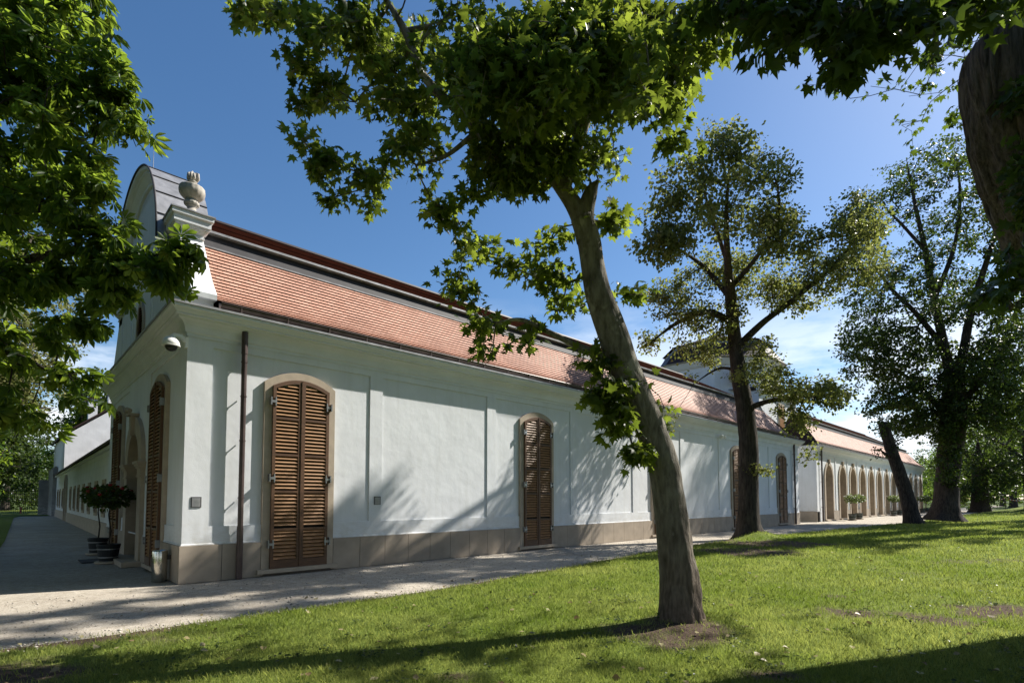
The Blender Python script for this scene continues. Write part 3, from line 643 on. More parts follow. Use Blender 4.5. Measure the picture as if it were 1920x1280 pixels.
# small twin cameras on the long wall
sc_ = empty('security_camera', (22.98, -.03, 4.66)); tag(sc_, 'pair of small white cameras on the front wall above the blank panel', 'security camera')
MB().box(-.05,.05,-.06,.03,-.05,.05).build('bracket', WHITE, sc_)
for s in (-1, 1): MB().lathe([(.02,.09),(.06,.08),(.08,.03),(.08,-.02),(.05,-.07),(.01,-.09)], 14, c=(s*.16,-.14,-.03)).build('housing', WHITE, sc_, smooth=True)
# bin
bn = empty('litter_bin', (-.22,.62,0)); tag(bn, 'narrow polished steel litter bin against the plinth near the corner', 'bin')
MB().lathe([(.125,.0),(.13,.01),(.13,.58),(.125,.60),(.115,.60),(.11,.5)], 32).build('body', STEEL, bn, smooth=True); MB().box(.10,.19,-.05,.05,.42,.5).build('bracket', BLACK, bn)
tag(MB().box(-.98,-.48,5.3,6.2,.0,.02).build('doormat', BAND), 'dark doormat on the gravel in front of the gable door', 'doormat')

# ================================================================== ARCADE WING
A = empty('arcade_wing', (37.7,0,0)); tag(A, 'white wing beyond the gap with a row of tall stone arched doors under red tiles', 'building')
A0, A1 = 0, 40.9; cent = [2.8, 6.3]+[9.25+3.0*k for k in range(11)]
aw = MB(); AR, AS = .98, 3.0
xs = [A0]+[(cent[i]+cent[i+1])/2 for i in range(12)]+[A1]
for c, a, b in zip(cent, xs[:-1], xs[1:]):
    pa, pb = c-AR, c+AR
    aw.quad((a,0,0),(pa,0,0),(pa,0,EAVE),(a,0,EAVE)); aw.quad((pb,0,0),(b,0,0),(b,0,EAVE),(pb,0,EAVE))
    arc = [(c-AR*math.cos(t), AS+1.12*math.sin(t)) for t in np.linspace(0, math.pi, 17)]
    for (x, z), (x2, z2) in zip(arc[:-1], arc[1:]): aw.quad((x,0,z),(x2,0,z2),(x2,0,EAVE),(x,0,EAVE))
    if c > 3: aw.box(a-.09, a+.09, -.045, .0, .72, 4.62)
aw.quad((0,0,0),(0,0,EAVE),(0,9.7,EAVE),(0,9.7,0)); aw.quad((A1,0,0),(A1,9.7,0),(A1,9.7,EAVE),(A1,0,EAVE)); aw.box(-.02,.42,-.05,.0,.0,EAVE-.1); aw.box(0,A1,-.03,0,4.62,4.72)
for a_, b_2 in ((1.0, 4.4), (5.0, 8.6)): aw.box(-.03, 0, a_, b_2, 1.0, 1.06); aw.box(-.03, 0, a_, b_2, 4.5, 4.56)
aw.build('wall', WALL, A)
MB().add(*sweep([(0,.0),(.05,.0),(.05,.70),(0,.72)], [(0,9.7),(0,0),(.45,0)])).build('plinth', PLINTH, A)
pp = MB()
for i in range(12): pp.box(cent[i]+AR+.12, cent[i+1]-AR-.12, -.05, 0, 0, .72)
pp.build('pier_plinth', PLINTH, A)
apath = [(0,9.7),(0,0),(A1,0),(A1,5)]
MB().add(*sweep(cp, apath)).build('cornice', WALL, A); MB().add(*sweep([(-.03,5.25),(.362,5.229),(.362,5.272),(-.03,5.305)], apath)).build('cornice_flashing', ZINC, A)
mansard(A, .2, A1-.2, .95, .95); gutter(A, .1, A1-.1); downpipe(A, .95)
proto = None
for c in cent:
    if proto is None:
        f = MB(); inn = [(AR-.13, .0)]+[((AR-.13)*math.cos(t), AS+(1.12-.13)*math.sin(t)) for t in np.linspace(0, math.pi, 17)]+[(-(AR-.13), .0)]
        out_ = [(AR+.12, .0)]+[((AR+.12)*math.cos(t), AS+(1.12+.12)*math.sin(t)) for t in np.linspace(0, math.pi, 17)]+[(-(AR+.12), .0)]
        ring(f, inn, out_, -.07, .62); proto = f.build('arched_doorway', STONE, A, loc=(c, 0, 0))
        MB().prism([(-.07,4.1),(.07,4.1),(.11,4.42),(-.11,4.42)], -.15, 0).build('keystone', STONE, proto)
        d = MB(); d.box(-.85,.85,.55,.60,.1,4.05); d.build('door_leaf', DOORW, proto)
        d = MB()
        for x in (-.83,-.43,-.03,.37,.77): d.box(x,x+.06,.50,.55,.1,3.9)
        for z in (.1,.9,1.7,2.5,3.0): d.box(-.83,.83,.505,.545,z,z+.09)
        d.build('door_frame', WOODF, proto); d = MB()
        for x in (-.77,-.37,.03,.43): d.box(x+.02,x+.32,.53,.549,1.0,2.95); d.box(x+.02,x+.32,.53,.549,3.1,3.7)
        d.build('door_glass', PANE, proto); MB().box(-1.1,1.1,-.2,.5,0,.09).build('door_step', STONE, proto)
    else:
        n_ = proto.copy(); COL.objects.link(n_); n_.parent = A; n_.location.x = c
        for ch in [x for x in bpy.data.objects if x.parent is proto]: q = ch.copy(); COL.objects.link(q); q.parent = n_

# ================================================================== PAVILION
PV = empty('octagonal_pavilion', (37.2,6.6,0)); tag(PV, 'white octagonal tower with tiled roof rising behind the gap between the two wings', 'tower')
def octo(r, z): return [(r*math.cos(math.pi/8+k*math.pi/4), r*math.sin(math.pi/8+k*math.pi/4), z) for k in range(8)]
def frust(mb, r0, z0, r1, z1): mb.add(octo(r0, z0)+octo(r1, z1), [(k, (k+1) % 8, 8+(k+1) % 8, 8+k) for k in range(8)])
m1 = MB(); frust(m1, 4.35, 0, 4.35, 11.2); m1.box(-3.1, 4.2, -4.3, 4.5, 0, 8.9)
m1.build('wall', WALL, PV)
m1 = MB(); frust(m1, 4.35, 10.9, 4.5, 11.0); frust(m1, 4.5, 11.0, 4.7, 11.25); frust(m1, 4.7, 11.25, 4.8, 11.4); frust(m1, 4.8, 11.4, 4.4, 11.42); m1.box(-3.3,4.4,-4.5,-4.2,8.9,9.15); m1.build('cornice', WALL, PV)
m1 = MB(); frust(m1, 4.87, 11.42, 4.0, 12.6); m1.build('lower_roof', TILE2, PV)
m1 = MB(); frust(m1, 4.0, 12.6, 3.85, 12.9); frust(m1, 4.81, 11.36, 4.93, 11.46); m1.build('roof_band', ZINC, PV)
m1 = MB(); frust(m1, 4.1, 12.9, .3, 14.2); m1.build('upper_roof', TILE2, PV)
MB().box(-3.35,4.45,-4.55,4.5,9.15,9.2).build('side_roof', ZINC, PV)
fr = MB(); fr.box(-.6,.6,-.06,0,6.2,8.45); wfr = fr.build('window_frame', STONE, PV, loc=(.9,-4.3,0)); MB().box(-.45,.45,-.09,-.06,6.35,8.25).build('shutter', WOOD, wfr)
fr = MB(); fr.box(-.4,.4,-.05,0,9.6,10.6); wfr = fr.build('window_frame', STONE, PV, loc=(-3.5,-2.9,0), rotz=-math.pi/4); MB().box(-.3,.3,-.07,-.05,9.7,10.5).build('window_pane', PANE, wfr)
m1 = MB(); m1.tube([(-3.9,-3.2,8),(-3.9,-3.2,10.9)], .05, 8); m1.build('downpipe', GUT, PV)

# ================================================================== LOW WING, HOUSE, WALLS (left, behind)
LW = empty('low_outbuilding', (.48,9.75,0), rz=-.0164); tag(LW, 'long low white outbuilding with small brown shutters behind the gable, in shade', 'building')
ln_ = 42; lw = MB()
for k in range(9): lw.box(0, 5.5, 0, ln_, .62+k*.335, .945+k*.335)
lw.box(.015, 5.45, .02, ln_-.02, .5, 3.6); lw.build('wall', OLDW, LW)
MB().box(-.06, 5.5, 0, ln_, 0, .62).build('plinth', STONE, LW)
r_ = MB(); r_.add([(-.26,-.0,3.62),(-.26,ln_+.3,3.62),(2.8,ln_+.3,4.8),(2.8,-.0,4.8),(6,-.0,3.62),(6,ln_+.3,3.62),(-.26,-.0,3.72),(-.26,ln_+.3,3.72),(2.8,ln_+.3,4.92),(2.8,-.0,4.92)], [(0,1,7,6),(6,7,8,9),(0,3,2,1),(3,4,5,2),(0,6,9,3),(1,2,8,7)]); r_.build('roof', TILE2, LW)
MB().box(-.14,0,0,ln_,3.50,3.62).build('cornice', OLDW, LW); MB().tube([(-.16,.12,0),(-.16,.12,3.7)], .06, 10).build('downpipe', GUT, LW)
wp = None
for v_ in (18.5,21.6,24.65,27.7,30.6,33.8,42.0,45.6,48.6,15.6,12.6):
    yy = v_-9.75
    if wp is None:
        f = MB(); ring(f, [(-.36,.98),(-.36,2.22),(.36,2.22),(.36,.98),(-.36,.98)], [(-.5,.84),(-.5,2.38),(.5,2.38),(.5,.84),(-.5,.84)], -.05, .02); wp = f.build('window_frame', STONE, LW, loc=(-.0,yy,0), rotz=-math.pi/2)
        s = MB(); s.box(-.36,-.01,-.07,-.02,.98,2.22); s.box(.01,.36,-.07,-.02,.98,2.22)
        for k in range(14): s.box(-.31,-.06,-.085,-.07,1.05+k*.08,1.09+k*.08); s.box(.06,.31,-.085,-.07,1.05+k*.08,1.09+k*.08)
        s.build('shutter', WOODF, wp)
    else:
        q = wp.copy(); COL.objects.link(q); q.parent = LW; q.location.y = yy
        for ch in [x for x in bpy.data.objects if x.parent is wp]: q2 = ch.copy(); COL.objects.link(q2); q2.parent = q
f = MB(); ring(f, [(.75,0)]+[(.75*math.cos(t), 2.3+.75*math.sin(t)) for t in np.linspace(0,math.pi,13)]+[(-.75,0)], [(1.0,0)]+[(1.0*math.cos(t), 2.3+1.0*math.sin(t)) for t in np.linspace(0,math.pi,13)]+[(-1.0,0)], -.12, .02)
gw = f.build('gateway', STONE, LW, loc=(0,28.4,0), rotz=-math.pi/2); MB().box(-.75,.75,-.02,.0,0,3.0).build('door_leaf', DOORW, gw)
HS = empty('white_gabled_house', (1.25,46,0)); tag(HS, 'tall plain white gable end of a house rising behind the low outbuilding', 'house')
MB().prism([(0,0),(9,0),(9,14.2),(0,6.85)], 0, 12).build('wall', OLDW, HS)
MB().prism([(-.25,6.8),(9.3,14.55),(9.3,14.75),(-.25,6.98)], -.15, 12.2).build('roof', TILE2, HS)
for x, w, z0, z1 in ((1.5,.62,8.1,10.2),(2.85,.9,9.0,10.7)):
    c = MB().box(x,x+w,.5,1.3,z0,z1).build('chimney', OLDW, HS); MB().box(x-.06,x+w+.06,.44,1.36,z1,z1+.12).build('chimney_cap', TILE2, c)
g = MB(); g.box(.9,1.3,52,58,0,4.3); g.box(.2,.9,57.5,58,0,3.4); g.prism([(0.85,4.3),(1.35,4.3),(1.1,4.55)], 52, 58); o = g.build('garden_wall', GREYW); tag(o, 'weathered grey rendered wall beyond the end of the low outbuilding', 'wall')
ig = empty('iron_gate', (-2.6,60,0)); tag(ig, 'black iron bar gate at the far end of the shaded side path', 'gate')
b = MB()
for k in range(22): b.box(k*.14,k*.14+.03,0,.03,.1,2.7)
b.build('bars', BLACK, ig); MB().box(0,3.1,-.01,.04,.3,.36).build('rail', BLACK, ig); MB().box(0,3.1,-.01,.04,2.3,2.36).build('rail', BLACK, ig)
hy = MB().lathe([(.14,0),(.14,.05),(.09,.07),(.09,.5),(.12,.52),(.12,.62),(.06,.7),(.02,.72)], 14); hq = at(39, 950, 56); o = hy.build('hydrant', M('faded_red_paint', (.28,.09,.07), .6), loc=(hq[0], hq[1], 0)); tag(o, 'small reddish hydrant post on the grass at the end of the side path', 'hydrant')

# ================================================================== TREES
def leaf_maple(lob=1.0):
    pts = [(0,0),(.10,.02),(.34,-.10),(.30,.08),(.62,.14),(.40,.30),(.56,.62),(.22,.50),(.17,.62),(.0,1.0),(-.17,.62),(-.22,.50),(-.56,.62),(-.40,.30),(-.62,.14),(-.30,.08),(-.34,-.10),(-.10,.02)]
    V = [(0,.32,.03)]+[(x, y, -.22*(x*x+(y-.3)**2)) for x, y in pts]; n = len(pts)
    return np.array(V), np.array([(0, 1+i, 1+(i+1) % n) for i in range(n)])
def leaf_oval(w=.42):
    V = [(0,0,0),(w*.8,.28,.05),(w,.55,.02),(0,1,-.12),(-w,.55,.02),(-w*.8,.28,.05)]
    return np.array(V), np.array([(0,1,2),(0,2,3),(0,3,4),(0,4,5)])
def leaf_palmate():
    V = []; Fc = []
    for a, l in ((-2.0,.62),(-1.25,.8),(-.62,.95),(0,1.0),(.62,.95),(1.25,.8),(2.0,.62)):
        c, s = math.cos(a), math.sin(a); n = len(V)
        for x, y, z in ((0,.06,0),(.10,.45,.02),(.19,.74,-.06),(0,1.0,-.24),(-.19,.74,-.06),(-.10,.45,.02)):
            x, y = x*l, y*l; V.append((x*c+y*s, -x*s+y*c, z*l+.0-.10*abs(a)*y*.5))
        Fc += [(n,n+1,n+2),(n,n+2,n+3),(n,n+3,n+4),(n,n+4,n+5)]
    return np.array(V), np.array(Fc)
T_MAPLE, T_OVAL, T_PALM = leaf_maple(), leaf_oval(), leaf_palmate()
T_TRI = (np.array([(0,0,0),(.45,.45,.05),(0,1,-.1),(-.45,.45,.05)]), np.array([(0,1,2),(0,2,3)]))
def unit(v): return v/(np.linalg.norm(v, axis=-1, keepdims=True)+1e-9)
def leaves_mesh(name, P, D, Nn, S, tmpl, mat, parent, rnd=None):
    V, Fc = tmpl; D = unit(D); X = unit(np.cross(D, Nn)); Z = np.cross(X, D); n = len(P)
    curl = RNG.uniform(.2, 3.2, n)
    W_ = P[:, None]+S[:, None, None]*(V[None, :, 0:1]*X[:, None]+V[None, :, 1:2]*D[:, None]+V[None, :, 2:3]*Z[:, None]*curl[:, None, None])
    Fq = (Fc[None]+(np.arange(n)*len(V))[:, None, None]).reshape(-1, 3)
    if rnd is None: rnd = RNG.random(n)
    return np_mesh(name, W_.reshape(-1, 3), Fq, mat, parent, {'rnd': np.repeat(np.clip(rnd, 0, 1), len(V))})
def grow(skel, att, rtip=.006, seg=.35, wig=.12, bias=.18):
    """skel: list of (points, radii). att: (n,3) twig ends. returns nodes, parent, radius, tip ids"""
    N = []; par = []; fix = []; depth = []
    for pts, rad in skel:
        pts = np.array(pts, float); s = np.concatenate([[0], np.cumsum(np.linalg.norm(np.diff(pts, axis=0), axis=1))])
        k = max(2, int(s[-1]/seg)+1); t = np.linspace(0, s[-1], k); Q = np.stack([np.interp(t, s, pts[:, j]) for j in range(3)], 1); r = np.interp(t, s, rad)
        if N: p0 = int(np.argmin(np.linalg.norm(np.array(N)-Q[0], axis=1)))
        else: p0 = -1
        for q, rr in zip(Q, r): N.append(q); par.append(p0); fix.append(rr); depth.append(depth[p0]+seg if p0 >= 0 else 0); p0 = len(N)-1
    NB = np.zeros((len(N)+len(att)*14+10, 3)); n0 = len(N); NB[:n0] = N; DP = np.zeros(len(NB)); DP[:n0] = 0
    root_skip = np.zeros(len(NB)); first = len(skel[0][0])
    for i in range(n0):
        if fix[i] > .6*max(fix): root_skip[i] = 1.5
    d0 = np.array([np.min(np.linalg.norm(NB[:n0]-a, axis=1)) for a in att]); order = np.argsort(d0); cnt = n0; tips = []
    for i in order:
        a = att[i]; dd = np.linalg.norm(NB[:cnt]-a, axis=1); j = int(np.argmin(dd+bias*DP[:cnt]+root_skip[:cnt])); L_ = dd[j]; k = min(12, max(1, int(L_/seg)))
        st = NB[j]; pj = j; base = DP[j]
        sag = RNG.normal(0, wig, 3)*L_; sag[2] += .10*L_
        for q in range(1, k+1):
            t = q/k; p = st+(a-st)*t+sag*math.sin(math.pi*t)*.9+(RNG.normal(0, .02, 3)*min(1, L_) if q < k else 0)
            NB[cnt] = p; par.append(pj); fix.append(0); DP[cnt] = base+L_*t; pj = cnt; cnt += 1
        tips.append(pj)
    rad = np.zeros(cnt); e = 2.35; rad[tips] = rtip**e; acc = rad.copy()
    for i in range(cnt-1, -1, -1):
        if fix[i] == 0:
            acc[i] = max(acc[i], rtip**e)
            acc[par[i]] += acc[i]
    r = acc**(1/e); fx = np.array(fix); r = np.where(fx > 0, fx, r)
    for i in range(n0, cnt): r[i] = min(r[i], .75*r[par[i]] if par[i] < n0 else r[par[i]])
    return NB[:cnt], par, r, np.array(tips), n0
def branch_mesh(NB, par, r, n0, name, mat, parent, seg=5):
    used = np.zeros(len(NB), bool); used[:n0] = True; V = []; Fs = []; n = 0
    for i in range(len(NB)-1, n0-1, -1):
        if used[i]: continue
        ch = [i]; used[i] = True; j = par[i]
        while j >= 0:
            ch.append(j)
            if used[j]: break
            used[j] = True; j = par[j]
        ch = ch[::-1]
        if len(ch) < 2: continue
        rr = r[ch].copy(); rr[0] = min(rr[0], rr[1]*1.25); v, f = tube_np(NB[ch], rr, seg if rr[1] < .04 else 8)
        V.append(v); Fs.append(np.array(f)+n); n += len(v)
    if V: return np_mesh(name, np.concatenate(V), np.concatenate(Fs), mat, parent, smooth=True)
def resample(pts, rad, step):
    P = smooth_curve(pts); Rr = smooth_curve([(a, 0) for a in rad])[:, 0]; s = np.concatenate([[0], np.cumsum(np.linalg.norm(np.diff(P, axis=0), axis=1))]); k = int(s[-1]/step)+2; t = np.linspace(0, s[-1], k)
    return np.stack([np.interp(t, s, P[:, j]) for j in range(3)], 1), np.interp(t, s, Rr)
def trunk_mesh(name, chains, mat, parent, seg=40, step=.08, rough=.06, freq=(5, 5, .9), flare=.35, fl_h=.35, ridges=0, lump=.05, gnarl=0):
    """chains: list of (points, radii): tubes with a rough, furrowed surface; the first one flares at the ground"""
    V = []; Fs = []; n = 0
    for ci, (pts, rad) in enumerate(chains):
        P, r = resample(pts, rad, step if ci == 0 else step*1.5); sg = seg if ci == 0 else max(10, seg//2)
        v, f = tube_np(P, r, sg); v = v.reshape(len(P), sg, 3); c = P[:, None]; d = v-c; a = np.arange(sg)/sg*2*math.pi
        q = v*np.array(freq); nn = fbm(q, 3+ci, 4)-.5; lm = fbm(v*1.6, 11+ci, 2)-.5; k = 1+rough*2*nn+lump*2*lm
        if ridges: w = vn(np.stack([a[None]*ridges/6.28*1.0+fbm(v*1.2, 5, 2)*1.5, 0*v[..., 2], v[..., 2]*.9], -1), 8); k = k-rough*1.3*(1-np.abs(2*w-1))**3
        if ci == 0 and flare:
            h = np.linalg.norm(P-P[0], axis=1); fl = flare*np.exp(-h/fl_h); k = k*(1+fl[:, None]*(1+.55*np.sin(a*5+1)[None]+.3*np.sin(a*3)[None]))
        if ci == 0 and gnarl:
            h = np.linalg.norm(P-P[0], axis=1); side = np.clip(.25+.75*(d@RT)/r[:, None], 0, 1); g_ = fbm(v*np.array([11, 11, 4.5]), 40, 4)-.5
            k = k+gnarl*2*g_*side*np.clip(1.25-h/2.6, .12, 1)[:, None]
        v = c+d*k[..., None]; V.append(v.reshape(-1, 3)); Fs.append(np.array(f)+n); n += v.shape[0]*sg
        cap = len(P)-1; V.append(P[-1:]+unit(P[-1:]-P[-2:-1])*r[-1]*.25); b = n-sg; Fs.append(np.array([(b+i, b+(i+1) % sg, n, n) for i in range(sg)])); n += 1
    me_v = np.concatenate(V); Fa = np.concatenate(Fs)
    fl = [tuple(x[:3]) if x[2] == x[3] else tuple(x) for x in Fa.tolist()]
    return mkobj(name, me_v.tolist(), fl, mat, parent, smooth=True)
def blobs(lst):
    """each entry: px, py, rx, ry, distance, half depth, count -> points in the crown volume at that distance"""
    out = []
    for px, py, rx, ry, d, dd, n in lst:
        for _ in range(n):
            u = RNG.normal(size=3); u = u/np.linalg.norm(u)*RNG.random()**.45; out.append(at(px+rx*u[0], py+ry*u[1], d+dd*u[2]))
    return out
def vols(lst):
    out = []
    for x, y, z, a, b, c, n in lst:
        for _ in range(n): u = RNG.normal(size=3); u = u/np.linalg.norm(u)*RNG.random()**.4; out.append((x+a*u[0], y+b*u[1], z+c*u[2]))
    return out
def foliage(NB, par, tips, k, spread, size, tmpl, mat, parent, name='crown', droop=.5, flat=.9, along=2, clump=None):
    P = []; D = []
    base = NB[tips]; prv = NB[[par[t] for t in tips]]; dr = unit(base-prv)
    K = RNG.poisson(k, len(tips))+1; rep = np.repeat(np.arange(len(tips)), K); n = len(rep)
    t = RNG.random(n)**1.3*along; seglen = np.linalg.norm(base-prv, axis=1)[rep]
    org = base[rep]-dr[rep]*np.minimum(t*.3, seglen*1.0)[:, None]
    off = RNG.normal(size=(n, 3)); off = off/np.linalg.norm(off, axis=1, keepdims=True)*(RNG.random(n)**.6)[:, None]*spread; off[:, 2] *= .65
    p = org+off; d = unit(off+RNG.normal(0, .25, (n, 3))*spread+dr[rep]*spread*.5); d[:, 2] -= droop*RNG.uniform(.2, 1.2, n); d = unit(d)
    N_ = RNG.normal(0, 1, (n, 3))*(1-flat)*1.6; N_[:, 2] += 1
    s = size*RNG.uniform(.45, 1.3, n); cv_ = RNG.random(len(tips))[rep]
    return leaves_mesh(name, p, d, N_, s, tmpl, mat, parent, .55*RNG.random(n)+.45*cv_)
def tree(name, base, label, cat, chains, att, bark_, leafm, tmpl, k, spread, size, rtip=.006, seg=.35, wig=.12, group=None, tseg=32, tstep=.1, rough=.06, freq=(5,5,.9), flare=.35, fl_h=.35, ridges=0, droop=.5, flat=.85, skel=None, bseg=5, lump=.05, gnarl=0, cut=False):
    base = np.array(base, float); t = empty(name, tuple(base)); tag(t, label, cat, group)
    ch = [([np.array(p, float)-base for p in a], list(b)) for a, b in chains]; att = np.array(att)-base
    for a, b in ch[1:]: b[-1] = min(b[-1], .014)
    if not cut: ch[0][1][-1] = min(ch[0][1][-1], max(.02, ch[0][1][-1]*.25) if len(ch) > 3 and name != 'plane_tree' else ch[0][1][-1])
    trunk_mesh('trunk', ch, bark_, t, tseg, tstep, rough, freq, flare, fl_h, ridges, lump, gnarl)
    NB, par, r, tips, n0 = grow(ch, att, rtip, seg, wig)
    branch_mesh(NB, par, r, n0, 'branches', bark_, t, bseg)
    foliage(NB, par, tips, k, spread, size, tmpl, leafm, t, droop=droop, flat=flat)
    return t
def pix(lst, d0=None):
    """(px, py, distance, width in px) -> (points, radii)"""
    return [at(a, b, d) for a, b, d, w in lst], [w/2*d/FPX for a, b, d, w in lst]

# 1. leaning plane tree in front
b1 = T1+np.array([0, 0, -.05])
p1, r1 = pix([(1278,1178,6.62,84),(1273,1080,6.62,71),(1263,1000,6.62,62),(1256,950,6.62,59),(1243,870,6.62,57),(1212,785,6.6,58),(1174,700,6.55,58),(1144,612,6.5,57),(1122,550,6.45,50),(1112,500,6.45,45),(1104,450,6.4,45),(1090,408,6.35,43)])
fa, fb = pix([(1098,452,6.38,36),(1085,402,6.35,36),(1060,360,6.3,30),(1020,310,6.2,26),(960,270,6.1,24),(900,240,6.1,20),(800,150,6.2,17),(760,60,6.3,15),(700,-40,6.4,12)])
ga, gb_ = pix([(1102,450,6.38,34),(1098,402,6.35,32),(1108,360,6.33,26),(1122,338,6.3,24)])
ha, hb = pix([(1160,675,6.55,17),(1100,655,6.5,14),(1040,628,6.45,11),(980,600,6.4,8),(930,605,6.35,7)])
ia, ib = pix([(1060,350,6.3,24),(1090,250,6.1,22),(1130,120,5.9,20),(1180,0,5.7,17),(1230,-120,5.5,14)])
ja, jb = pix([(900,240,6.1,11),(840,290,6.1,8),(780,310,6.1,5)]); ka, kb = pix([(1110,560,6.45,14),(1050,590,6.5,11),(960,540,6.6,9),(890,500,6.6,6)])
att = blobs([(490,22,60,26,6.5,.6,20),(450,10,20,14,6.5,.2,4),(620,50,90,45,6.5,1.0,42),(560,110,36,26,6.5,.4,9),(1350,25,80,34,5.0,.6,26),(1330,90,40,30,5.4,.4,8),(600,180,50,36,6.5,.5,22),(560,250,20,20,6.3,.2,4),(610,300,44,30,6.3,.3,14),(625,370,22,14,6.3,.15,4),(690,330,26,36,6.4,.3,8),(690,385,26,14,6.4,.2,4),(730,180,70,70,6.5,.8,34),(780,270,70,40,6.3,.7,22),
    (690,110,40,40,6.5,.5,12),(900,110,130,100,6.0,1.4,105),(1080,110,150,130,5.8,1.5,150),(1200,60,120,70,5.5,1.4,60),(1255,170,60,60,5.9,.8,26),(1290,130,30,30,6,.4,6),(1280,265,34,20,6.0,.3,6),(1000,290,130,70,6.1,.9,90),(930,340,100,44,6.2,.7,30),(830,400,44,34,6.4,.4,12),
    (900,470,80,34,6.7,.5,15),(850,540,44,50,6.7,.4,10),(880,600,46,20,6.7,.3,6),(915,655,26,16,6.6,.15,4),(1010,500,56,70,6.8,.5,20),(1000,640,46,18,6.7,.3,5),(1150,410,36,40,6.7,.4,10),(1195,545,34,16,6.7,.3,5),
    (1150,740,34,50,6.35,.25,16),(1155,800,34,36,6.3,.25,14),(1195,855,24,24,6.3,.2,9),(1115,745,20,18,6.3,.15,5),(1120,680,26,20,6.4,.15,5),(1240,800,10,14,6.75,.1,2),(1100,680,18,12,6.4,.1,2),(1070,560,46,46,6.9,.3,8),(1180,140,120,100,5.0,1.0,45),(960,150,140,110,5.0,.9,60),
    (1030,120,120,130,5.3,.9,110),(1000,130,190,120,9.5,1.6,130),(1200,160,90,80,9.5,1.8,55),(1130,300,60,50,9,1.0,20),(700,80,130,60,8.8,1.3,36),(1000,-140,480,100,7.5,2.8,190)])
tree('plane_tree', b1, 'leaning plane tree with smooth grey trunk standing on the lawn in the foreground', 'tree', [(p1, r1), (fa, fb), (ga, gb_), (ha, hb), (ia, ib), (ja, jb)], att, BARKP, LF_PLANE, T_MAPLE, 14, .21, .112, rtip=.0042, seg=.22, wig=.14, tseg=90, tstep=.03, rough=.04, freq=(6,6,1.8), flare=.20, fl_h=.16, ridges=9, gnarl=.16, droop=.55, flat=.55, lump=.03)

# 2. big maple whose trunk and bough lean in from the right edge
b5 = onZ(2290, 1235, .1)
q5, w5 = pix([(2290,1240,6.4,260),(2240,1000,6.4,210),(2170,780,6.35,190),(2085,600,6.25,180),(2000,455,6.2,170),(1935,320,6.1,162),(1905,200,6.0,160),(1893,110,5.95,152),(1890,75,5.95,120),(1889,62,5.95,70)])
s5, t5 = pix([(2060,560,6.25,120),(2090,300,6.2,100),(2110,0,6.0,90),(2080,-300,5.6,75),(1950,-520,5.0,55),(1750,-560,4.4,40),(1600,-420,3.9,26),(1560,-220,3.6,14)])
s6, t6 = pix([(2110,0,6.0,80),(2250,-500,7,60),(2350,-900,8,40)]); s7, t7 = pix([(1750,-560,4.4,24),(1850,-300,4.0,14),(1830,-100,3.8,9)])
att = blobs([(1450,30,90,34,3.7,.3,26),(1560,40,110,45,3.6,.4,36),(1590,125,55,32,3.5,.2,12),(1690,50,90,42,3.6,.3,26),(1430,105,30,28,3.6,.1,4),(1800,10,80,26,3.8,.3,14),(1900,10,50,30,3.9,.3,10),(1350,10,60,50,3.9,.3,18),(1700,-170,350,90,4.2,.6,70),
    (1918,330,20,110,5.6,.3,24),(1915,180,22,60,5.6,.2,12),(1900,520,36,70,5.3,.3,20),(1835,560,60,20,5.0,.2,7)])
q = np.array(at(2150,-900,8.0)); att += vols([(8.5,-10.5,11.5,3.6,3.0,2.4,230),(12,-12,10,3,3,2,110)])
tree('maple_tree', b5, 'massive dark furrowed maple trunk leaning in at the right edge, large hanging leaves', 'tree', [(q5, w5), (s5, t5), (s6, t6), (s7, t7)], att, BARKM, LF_MAPLE, T_MAPLE, 7, .19, .12, cut=True, rtip=.004, seg=.3, tseg=150, tstep=.03, rough=.075, freq=(9,9,1.6), flare=.2, ridges=40, droop=.9, flat=.6, lump=.05)
# 3. horse chestnut on the left
b6 = onZ(-330, 1120, 0)
q6, w6 = pix([(-330,1120,8.2,80),(-320,900,8.2,72),(-300,600,8.1,64),(-270,300,8.0,54),(-230,50,7.9,42),(-180,-200,7.8,28)])
s61 = pix([(-300,640,8.1,30),(-160,560,7.8,24),(0,500,7.4,18),(150,470,7.1,12),(290,480,6.9,7)]); s62 = pix([(-270,300,8,30),(-120,230,7.8,22),(40,190,7.6,14),(180,170,7.4,8)]); s63 = pix([(-310,750,8.1,24),(-150,700,7.8,16),(0,660,7.6,10),(100,700,7.5,6)]); s64 = pix([(-230,50,7.9,26),(-80,10,7.7,16),(60,0,7.6,9)])
att = blobs([(60,70,160,100,7.6,1.1,85),(110,200,120,90,7.4,.9,70),(190,110,40,60,7.4,.5,14),(235,175,40,50,7.3,.4,12),(255,250,24,30,7.2,.2,5),(60,350,130,110,7.4,1.0,85),(170,330,60,50,7.1,.5,18),(170,430,60,40,6.9,.4,16),(250,500,70,40,6.9,.35,20),(345,470,28,22,6.8,.2,6),(322,530,20,22,6.8,.15,4),(350,500,20,16,6.8,.1,3),
    (160,510,70,50,7.0,.5,22),(50,530,90,60,7.4,.8,36),(215,570,50,26,7.0,.3,8),(110,610,60,36,7.1,.4,12),(170,610,30,18,7.0,.2,4),(10,660,40,60,7.5,.5,12),(130,700,50,22,7.2,.3,9),(165,745,22,14,7.1,.15,3),(20,790,40,30,7.3,.3,7),(-60,300,120,400,7.8,1.0,110),(150,10,60,40,7.5,.6,16),(105,800,20,12,7.2,.1,2)])
att += vols([(-4.6,.0,9.5,2.6,2.4,1.6,90)])
tree('horse_chestnut_tree', b6, 'horse chestnut with broad fingered leaves reaching towards the white gable from the left', 'tree', [(q6, w6), s61, s62, s63, s64], att, BARKL, LF_CHEST, T_PALM, 4.2, .24, .18, rtip=.005, seg=.3, tseg=30, flare=.3, droop=.75, flat=.72)
